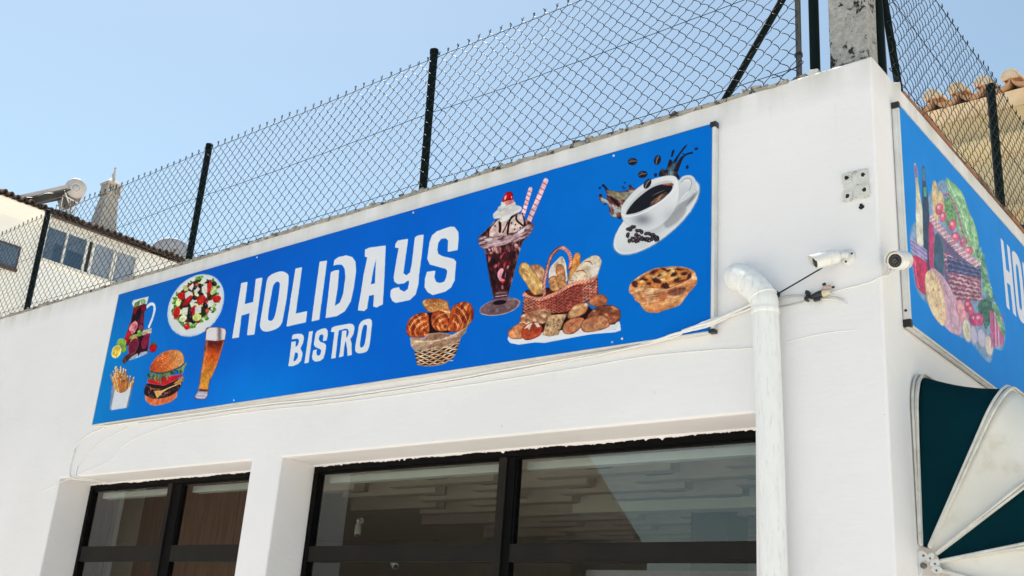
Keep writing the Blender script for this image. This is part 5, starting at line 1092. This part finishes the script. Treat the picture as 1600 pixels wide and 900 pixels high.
for yy,sg_ in ((AY0,-1),(AY1,1)):
    br=MB(); br.prism([(-.008,.05),(.012,.05),(.024,.043),(.030,.030),(.024,.019),(.012,.014),(.006,.0),(.008,-.02),(.0,-.04),(-.008,-.04)],lambda u,v,t:(PX+u,yy+sg_*t,PZ+v),.010,.016); brk=br.build('hinge_bracket','white_metal',aw,bevel=.0015)
    for j,(cx_,cz_,a) in enumerate(((.038,.026,R(40)),(.055,.006,R(66)),(.060,-.018,R(92)))):
        b=MB(); L2=[]
        for k in range(14):
            an=k/14*2*math.pi; ex=.013*math.cos(an); ez=.020*math.sin(an); L2.append((cx_+ex*math.cos(a)+ez*math.sin(a),cz_-ex*math.sin(a)+ez*math.cos(a)))
        b.prism(L2,lambda u,v,t:(PX+u,yy+sg_*t,PZ+v),.0105+.002*j,.0165+.002*j); pt=b.build('hinge_plate','white_metal',aw,bevel=.0015)
        b=MB(); b.lathe([(.004,0),(.004,.002),(.0025,.003)],(PX+cx_,yy+sg_*(.0166+.002*j),PZ+cz_-.004),(0,sg_,0),10); b.build('rivet','tank_dark',pt)
    b=MB(); b.lathe([(.0045,0),(.0045,.002),(.0025,.003)],(PX+.014,yy+sg_*.016,PZ+.032),(0,sg_,0),10); b.build('rivet','tank_dark',brk)
    b=MB(); b.lathe([(.011,0),(.011,.012),(.006,.016)],(PX+.012,yy+sg_*.009,PZ-.004),(0,sg_,0),14); b.build('pivot','tank_dark',brk)
# ---------------------------------------------------------------- house with solar water heater, far left
HX=-22.
hs=thing('house','pale house with lichened tile eaves and an enclosed glazed balcony behind the front fence','house',(-25,6,0))
ZE=10.62
b=MB(); b.box((-30,-1,0),(HX-.12,6.42,ZE+.02)); b.build('wall','cream_wall',hs)
b=MB(); b.box((-30,6.421,0),(HX,10.05,ZE)); b.build('wall','white_house',hs)
# rounded cornice below the left-hand eaves
b=MB(); P=[(-.12,-.26),(-.06,-.235),(.0,-.17),(.05,-.09),(.10,-.04),(.16,.0),(.16,.03),(-.12,.03)]; b.prism(P,lambda u,v,t:(HX+u,t,ZE+v),-1.,6.43); b.build('cornice','cream_wall',hs)
b=MB(); b.tube([(HX+.20,6.40,ZE-.035),(HX+.20,8.95,ZE-.060)],.026,10); b.build('gutter','brown_gutter',hs)
def barrel(rad,x0,z0,x1,z1,y,up_=True,n=8,t=.02):
    b=MB(); ks=[]
    for (x,z) in ((x0,z0),(x1,z1)):
        o_=[];i_=[]
        for k in range(n+1):
            a=math.pi*k/n; s_=1 if up_ else -1
            o_.append((x,y-rad*math.cos(a),z+s_*rad*(1.7 if up_ else .7)*math.sin(a))); i_.append((x,y-(rad-t)*math.cos(a),z+s_*(rad-t)*(1.7 if up_ else .7)*math.sin(a)))
        ks.append((b.add(o_),b.add(i_)))
    (a,c),(d,e)=ks
    for k in range(n):
        b.face((a+k,a+k+1,d+k+1,d+k),True); b.face((c+k+1,c+k,e+k,e+k+1),True); b.face((a+k+1,a+k,c+k,c+k+1)); b.face((d+k,d+k+1,e+k+1,e+k))
    b.face((a,d,e,c)); b.face((a+n,c+n,e+n,d+n)); return b
slope=math.tan(R(14))
y=-.9; proto=None; i=0; rr=random.Random(3)
while y<10.1:
    if proto is None: proto=barrel(.064,HX+.27,ZE+.03,HX-.25,ZE+.02+.52*slope,y).build('roof_tile','old_tile',hs); proto2=barrel(.075,HX+.22,ZE+.050,HX-.25,ZE+.055+.49*slope,y+.0805,False).build('roof_tile','old_tile',hs); y0=y
    else:
        l=proto.location; copy_to(proto,(l.x+rr.uniform(-.03,.03),l.y+(y-y0)+rr.uniform(-.008,.008),l.z+rr.uniform(-.012,.012)),hs)
        l=proto2.location; copy_to(proto2,(l.x+rr.uniform(-.02,.02),l.y+(y-y0),l.z+rr.uniform(-.008,.004)),hs)
    y+=.161
# rest of the roof behind the eaves course, joined
b=MB(); y=-.9
while y<10.1:
    for (xa,xb) in ((HX-.2,HX-4.0),):
        za=ZE+.06+(HX+.25-xa)*slope; zb=ZE+.06+(HX+.25-xb)*slope; k=b.add([(xa,y-.075,za),(xa,y-.04,za+.06),(xa,y+.04,za+.06),(xa,y+.075,za),(xb,y-.075,zb),(xb,y-.04,zb+.06),(xb,y+.04,zb+.06),(xb,y+.075,zb)])
        for q in range(3): b.face((k+q,k+q+1,k+5+q,k+4+q))
    y+=.161
tag(b.build('roof_tile_field','old_tile',hs),kind='stuff')
b=MB(); zr=ZE+.03+4.2*slope; k=b.add([(HX+.05,-1,ZE+.001),(HX-4,-1,zr),(HX-8,-1,ZE),(HX+.05,10.1,ZE+.001),(HX-4,10.1,zr),(HX-8,10.1,ZE)])
b.face((k,k+1,k+2)); b.face((k+3,k+5,k+4)); b.face((k,k+3,k+4,k+1)); b.face((k+1,k+4,k+5,k+2)); b.face((k,k+2,k+5,k+3)); b.build('roof','old_tile',hs)
# small window with brown sill
b=MB(); b.box((HX-.115,5.05,9.16),(HX-.085,5.98,9.66)); wn=b.build('window','glass_far',hs)
b=MB(); b.box((HX-.118,5.0,9.09),(HX-.02,6.02,9.155)); b.build('sill','brown_gutter',wn)
b=MB(); b.box((HX-.118,5.02,9.665),(HX-.075,6.0,9.70)); b.box((HX-.118,5.985,9.16),(HX-.075,6.01,9.66)); b.box((HX-.118,5.48,9.161),(HX-.080,5.51,9.659)); b.build('window_frame','brown_gutter',wn)
# glazed balcony
b=MB(); ZB0,ZB1=9.575,10.36
ys=[6.44,6.93,7.52,7.66,8.18,8.76]
b.box((HX+.002,6.42,ZB1),(HX+.06,8.84,ZB1+.075)); b.box((HX+.002,6.42,ZB0-.05),(HX+.07,8.84,ZB0))
for y0_,y1_ in ((6.42,6.46),(6.92,6.965),(7.44,7.50),(7.60,7.665),(8.16,8.20),(8.225,8.26),(8.76,8.83)): b.box((HX+.002,y0_,ZB0+.001),(HX+.055,y1_,ZB1-.001))
bw=b.build('window','white_metal',hs)
for (a,c,m_) in ((6.461,6.919,'glass_far'),(6.966,7.439,'glass_far'),(7.501,7.599,'black'),(7.666,8.159,'glass_curtain'),(8.261,8.759,'glass_curtain')):
    b=MB(); b.box((HX+.008,a,ZB0+.001),(HX+.020,c,ZB1-.001)); b.build('pane',m_,bw)
for (a,c,z1_) in ((6.70,6.90,10.02),(7.02,7.42,9.98)):
    b=MB(); b.box((HX+.0205,a,ZB0+.01),(HX+.023,c,z1_)); b.build('pane',M.setdefault('glass_deep',mat('deep_blue_glass',(.02,.05,.10,1),(.03,.065,.12,1),.1,2,spec=.8)),bw)
# solar water heater on its roof
sh=thing('solar_water_heater','roof-mounted solar water heater with round grey tank and tilted collector','solar heater',(HX,6.6,10.7))
TX=HX+.1; AXT=Vector((-.93,.33,.13)).normalized()
b=MB(); b.lathe([(.0,0),(.225,.002),(.243,.02),(.243,1.45),(.225,1.468),(.0,1.47)],(TX,6.86,11.50),AXT,32); tk=b.build('tank','tank',sh)
b=MB(); b.lathe([(.112,-.004),(.112,.006),(.095,.006),(.095,-.004)],(TX+.006,6.86,11.50),-AXT,24); b.build('tank_ring','white_metal',tk)
b=MB(); b.lathe([(.09,0),(.09,.004),(.02,.010)],(TX+.003,6.86,11.50),-AXT,20); b.build('tank_cover','tank',tk)
def bar(b,y0_,z0_,y1_,z1_,t,x0,x1):
    d=Vector((0,y1_-y0_,z1_-z0_)); l=d.length/2; c=Vector((TX,(y0_+y1_)/2,(z0_+z1_)/2))+AXT*(TX-(x0+x1)/2); b.obox(c,AXT,d,d.cross(AXT),(x1-x0)/2,l,t/2)
b=MB(); bar(b,5.66,10.80,6.66,11.47,.085,TX-1.35,TX-.02); b.build('collector','tank',sh)
b=MB(); bar(b,5.62,10.735,6.66,11.40,.03,TX-1.33,TX-.04); b.build('collector_back','tank_dark',sh)
b=MB(); bar(b,5.9,10.68,6.52,11.12,.02,TX-.06,TX-.03); bar(b,6.52,11.12,6.66,11.22,.03,TX-.06,TX-.03); b.build('support_rail','tank_dark',sh)
for (y0_,z0_,y1_,z1_,t) in ((6.62,10.62,7.12,11.32,.032),(6.62,10.72,6.60,11.22,.02),(6.84,10.72,6.80,11.18,.022),(6.98,10.75,6.95,11.0,.016),(6.62,11.22,6.98,11.16,.03),(6.60,11.35,6.80,11.05,.03)):
    for xx in (TX-.06,TX-1.25):
        b=MB(); bar(b,y0_,z0_,y1_,z1_,t,xx-.02,xx+.02); b.build('strut','white_metal',sh)
b=MB(); b.tube(smooth_path([(TX+.02,6.72,11.40),(TX+.03,6.5,11.20),(TX+.02,6.2,11.08),(TX+.02,5.95,10.88),(TX+.02,5.75,10.80)],5),.018,7); b.build('hose','black',sh)
b=MB(); b.tube(smooth_path([(TX+.02,6.84,11.15),(TX+.03,6.78,11.02),(TX+.02,6.84,10.92),(TX,6.87,10.80)],5),.008,6); b.build('hose','tank_dark',sh)
# ornate chimney
chx,chy=-23.6,8.56
ch=thing('chimney','pale tapering ornamental chimney with pierced head and finial','chimney',(chx,chy,10.9))
def frustum(b,z0,w0,z1,w1,cx=chx,cy=chy):
    k=b.add([(cx-w0,cy-w0,z0),(cx+w0,cy-w0,z0),(cx+w0,cy+w0,z0),(cx-w0,cy+w0,z0),(cx-w1,cy-w1,z1),(cx+w1,cy-w1,z1),(cx+w1,cy+w1,z1),(cx-w1,cy+w1,z1)])
    for q in ((3,2,1,0),(4,5,6,7),(0,1,5,4),(1,2,6,5),(2,3,7,6),(3,0,4,7)): b.face([k+i for i in q])
b=MB(); frustum(b,10.8,.31,12.32,.165); b.build('shaft','chimney',ch)
for q_ in ((11.95,.205,11.99,.215),(12.321,.20,12.37,.22),(12.62,.20,12.68,.22)):
    b=MB(); frustum(b,*q_); b.build('moulding','chimney',ch)
for i in range(5):
    for s_ in (-1,1):
        b=MB(); t=-.17+.085*i; b.box((chx+s_*.165-.02,chy+t-.018,12.371),(chx+s_*.165+.02,chy+t+.018,12.619)); b.build('lattice_bar','chimney',ch)
        if 0<i<4: b=MB(); b.box((chx+t-.018,chy+s_*.165-.02,12.371),(chx+t+.018,chy+s_*.165+.02,12.619)); b.build('lattice_bar','chimney',ch)
b=MB(); frustum(b,12.681,.17,12.86,.06); b.lathe([(.05,0),(.035,.06),(.055,.10),(.03,.15),(.02,.26),(.035,.29),(.012,.34)],(chx,chy,12.861),(0,0,1),12); b.build('finial','chimney',ch)
# dish
dh=thing('satellite_dish','grey satellite dish rising behind the far end of the tiled eaves','satellite dish',(-23.0,10.4,10.9))
b=MB(); c=Vector((-23.2,10.45,11.16)); ax=Vector((.88,-.42,.2)).normalized(); b.lathe([(.04,-.10),(.25,-.075),(.45,-.03),(.60,.04),(.612,.045),(.60,.052),(.45,-.012),(.25,-.058),(.04,-.08)],c,ax,36); b.build('reflector','dish',dh)
b=MB(); b.tube([c-ax*.09,c-ax*.22,(-23.3,10.7,10.3)],.03,8); b.tube([c-Vector((0,0,.5))+ax*.02,c+ax*.45-Vector((0,0,.25))],.014,6); b.build('arm','tank_dark',dh)
b=MB(); b.tube([(-22.25,9.93,10.7),(-22.25,9.935,11.0)],.018,6); b.lathe([(.02,0),(.035,.03),(.035,.09),(.01,.11)],(-22.25,9.935,10.98),(0,0,1),8); tag(b.build('roof_vent','tank_dark'),'small dark vent pipe standing at the far end of the tiled eaves','vent pipe')
# ---------------------------------------------------------------- yellow house behind the side fence
yh=thing('house','yellow ochre house with curved orange roof tiles behind the side fence','house',(2,8,0))
YY=5.5; ZY=6.74
b=MB(); b.box((-1.52,YY,0),(6,11,ZY)); b.build('wall','yellow_wall',yh)
b=MB(); P=[(.0,-.16),(-.03,-.16),(-.045,-.12),(-.10,-.06),(-.12,-.02),(-.12,.0),(.0,.0)]; b.prism(P,lambda u,v,t:(t,YY+u-.001,ZY-.35+v),-1.56,6.0); 
b.build('cornice','yellow_wall',yh)
b=MB(); b.box((-1.55,YY-.07,5.64),(6.,YY-.001,5.70)); b.box((-1.55,YY-.035,5.701),(6.,YY-.001,5.74)); b.build('string_course','yellow_wall',yh)
b=MB(); b.box((-1.40,YY-.012,4.3),(.2,YY-.001,5.52)); wn=b.build('dark_panel','black',yh)  # dark slatted panel filling the wall area below the string course
b=MB()
for i in range(14): b.box((-1.36,YY-.03,4.36+i*.08),(.16,YY-.0125,4.41+i*.08))
b.build('slat','post',wn)
pit=.232; x=-1.50; q=None; rr=random.Random(12); yf=YY-.27
while x<5.6:
    if q is None:
        b=MB(); n=12; ks=[]   # pan tile (hollow up) with a mortar skirt below
        for yv,zz in ((yf+.03,0),(YY+.30,.10)):
            top_=[];bot=[]
            for k in range(n+1):
                a=math.pi*k/n; top_.append((x-.104*math.cos(a),yv,ZY+.125-.070*math.sin(a)+zz)); bot.append((x-.1155*math.cos(a),yv,ZY+.125-.105*math.sin(a)**.8+zz))
            ks.append((b.add(top_),b.add(bot)))
        (a,c),(d,e)=ks
        for k in range(n): b.face((a+k,a+k+1,d+k+1,d+k),True); b.face((c+k,e+k,e+k+1,c+k+1),True); b.face((a+k,c+k,c+k+1,a+k+1)); b.face((d+k,d+k+1,e+k+1,e+k))
        b.face((a,d,e,c)); b.face((a+n,c+n,e+n,d+n)); q=b.build('roof_tile','new_tile',yh)
        b=MB(); ks=[]
        for yv,zz in ((yf,0),(YY+.30,.11)):
            o_=[];i_=[]
            for k in range(n+1):
                a=math.pi*k/n; o_.append((x+pit/2-.080*math.cos(a),yv,ZY+.125+.086*math.sin(a)+zz)); i_.append((x+pit/2-.068*math.cos(a),yv,ZY+.125+.074*math.sin(a)+zz))
            ks.append((b.add(o_),b.add(i_)))
        (a,c),(d,e)=ks
        for k in range(n): b.face((a+k,a+k+1,d+k+1,d+k),True); b.face((c+k,e+k,e+k+1,c+k+1),True); b.face((a+k,c+k,c+k+1,a+k+1)); b.face((d+k,d+k+1,e+k+1,e+k))
        b.face((a,d,e,c)); b.face((a+n,c+n,e+n,d+n)); q2=b.build('roof_tile','tile_mortar',yh)
        b=MB(); b.prism([(x+pit/2-.0675*math.cos(math.pi*k/n),ZY+.125+.0735*math.sin(math.pi*k/n)) for k in range(n+1)],lambda u,v,t:(u,t,v),yf+.008,yf+.05); q3=b.build('mortar_plug','tile_mortar',yh); x0=x
    else:
        for z in (q,q2,q3): copy_to(z,(z.location.x+x-x0+rr.uniform(-.004,.004),z.location.y+rr.uniform(-.008,.008),z.location.z+rr.uniform(-.005,.005)),yh)
    x+=pit
b=MB(); P=[(YY-.13,ZY+.02),(YY-.001,ZY-.03),(YY-.001,ZY+.03),(YY-.13,ZY+.05)]; b.prism([(YY-.18,ZY+.028),(YY-.02,ZY-.05),(YY+.3,ZY+.001),(YY+.3,ZY+.06)],lambda u,v,t:(t,u,v),-1.5,6.0); b.build('eaves_mortar','tile_mortar',yh)
b=MB(); b.box((-1.5,YY+.28,ZY+.05),(6,11,ZY+.23)); b.build('roof','new_tile',yh)
# ---------------------------------------------------------------- building across the street (seen only as a reflection)
ob=thing('building','brown gabled building across the street, seen reflected in the windows','building',(-20,-12,0))
b=MB(); b.prism([(-75,0),(-10.2,0),(-10.2,3.8),(-12.3,6.5),(-14.7,9.5),(-75,9.9)],lambda u,v,t:(u,t,v),-13.7,-11.2); b.build('wall','opposite',ob)
for i in range(5):
    for z in (.8,):
        b=MB(); b.box((-31+4.2*i,-11.19,z),(-29.6+4.2*i,-11.16,z+1.5)); wf=b.build('window','white_metal',ob); b=MB(); b.box((-30.9+4.2*i,-11.159,z+.1),(-29.7+4.2*i,-11.15,z+1.4)); b.build('pane','glass_far',wf)
lw=thing('building','low white building across the street, seen reflected in the windows','building',(0,-13,0))
b=MB(); b.box((-10.15,-18,0),(14,-11.6,3.2)); b.build('wall','white_house',lw)
for i in range(4):
    b=MB(); b.box((-7.5+5*i,-11.59,.9),(-5.6+5*i,-11.56,2.5)); wf=b.build('window','brown_frame',lw); b=MB(); b.box((-7.4+5*i,-11.559,1.),(-5.7+5*i,-11.55,2.4)); b.build('pane','glass_far',wf)
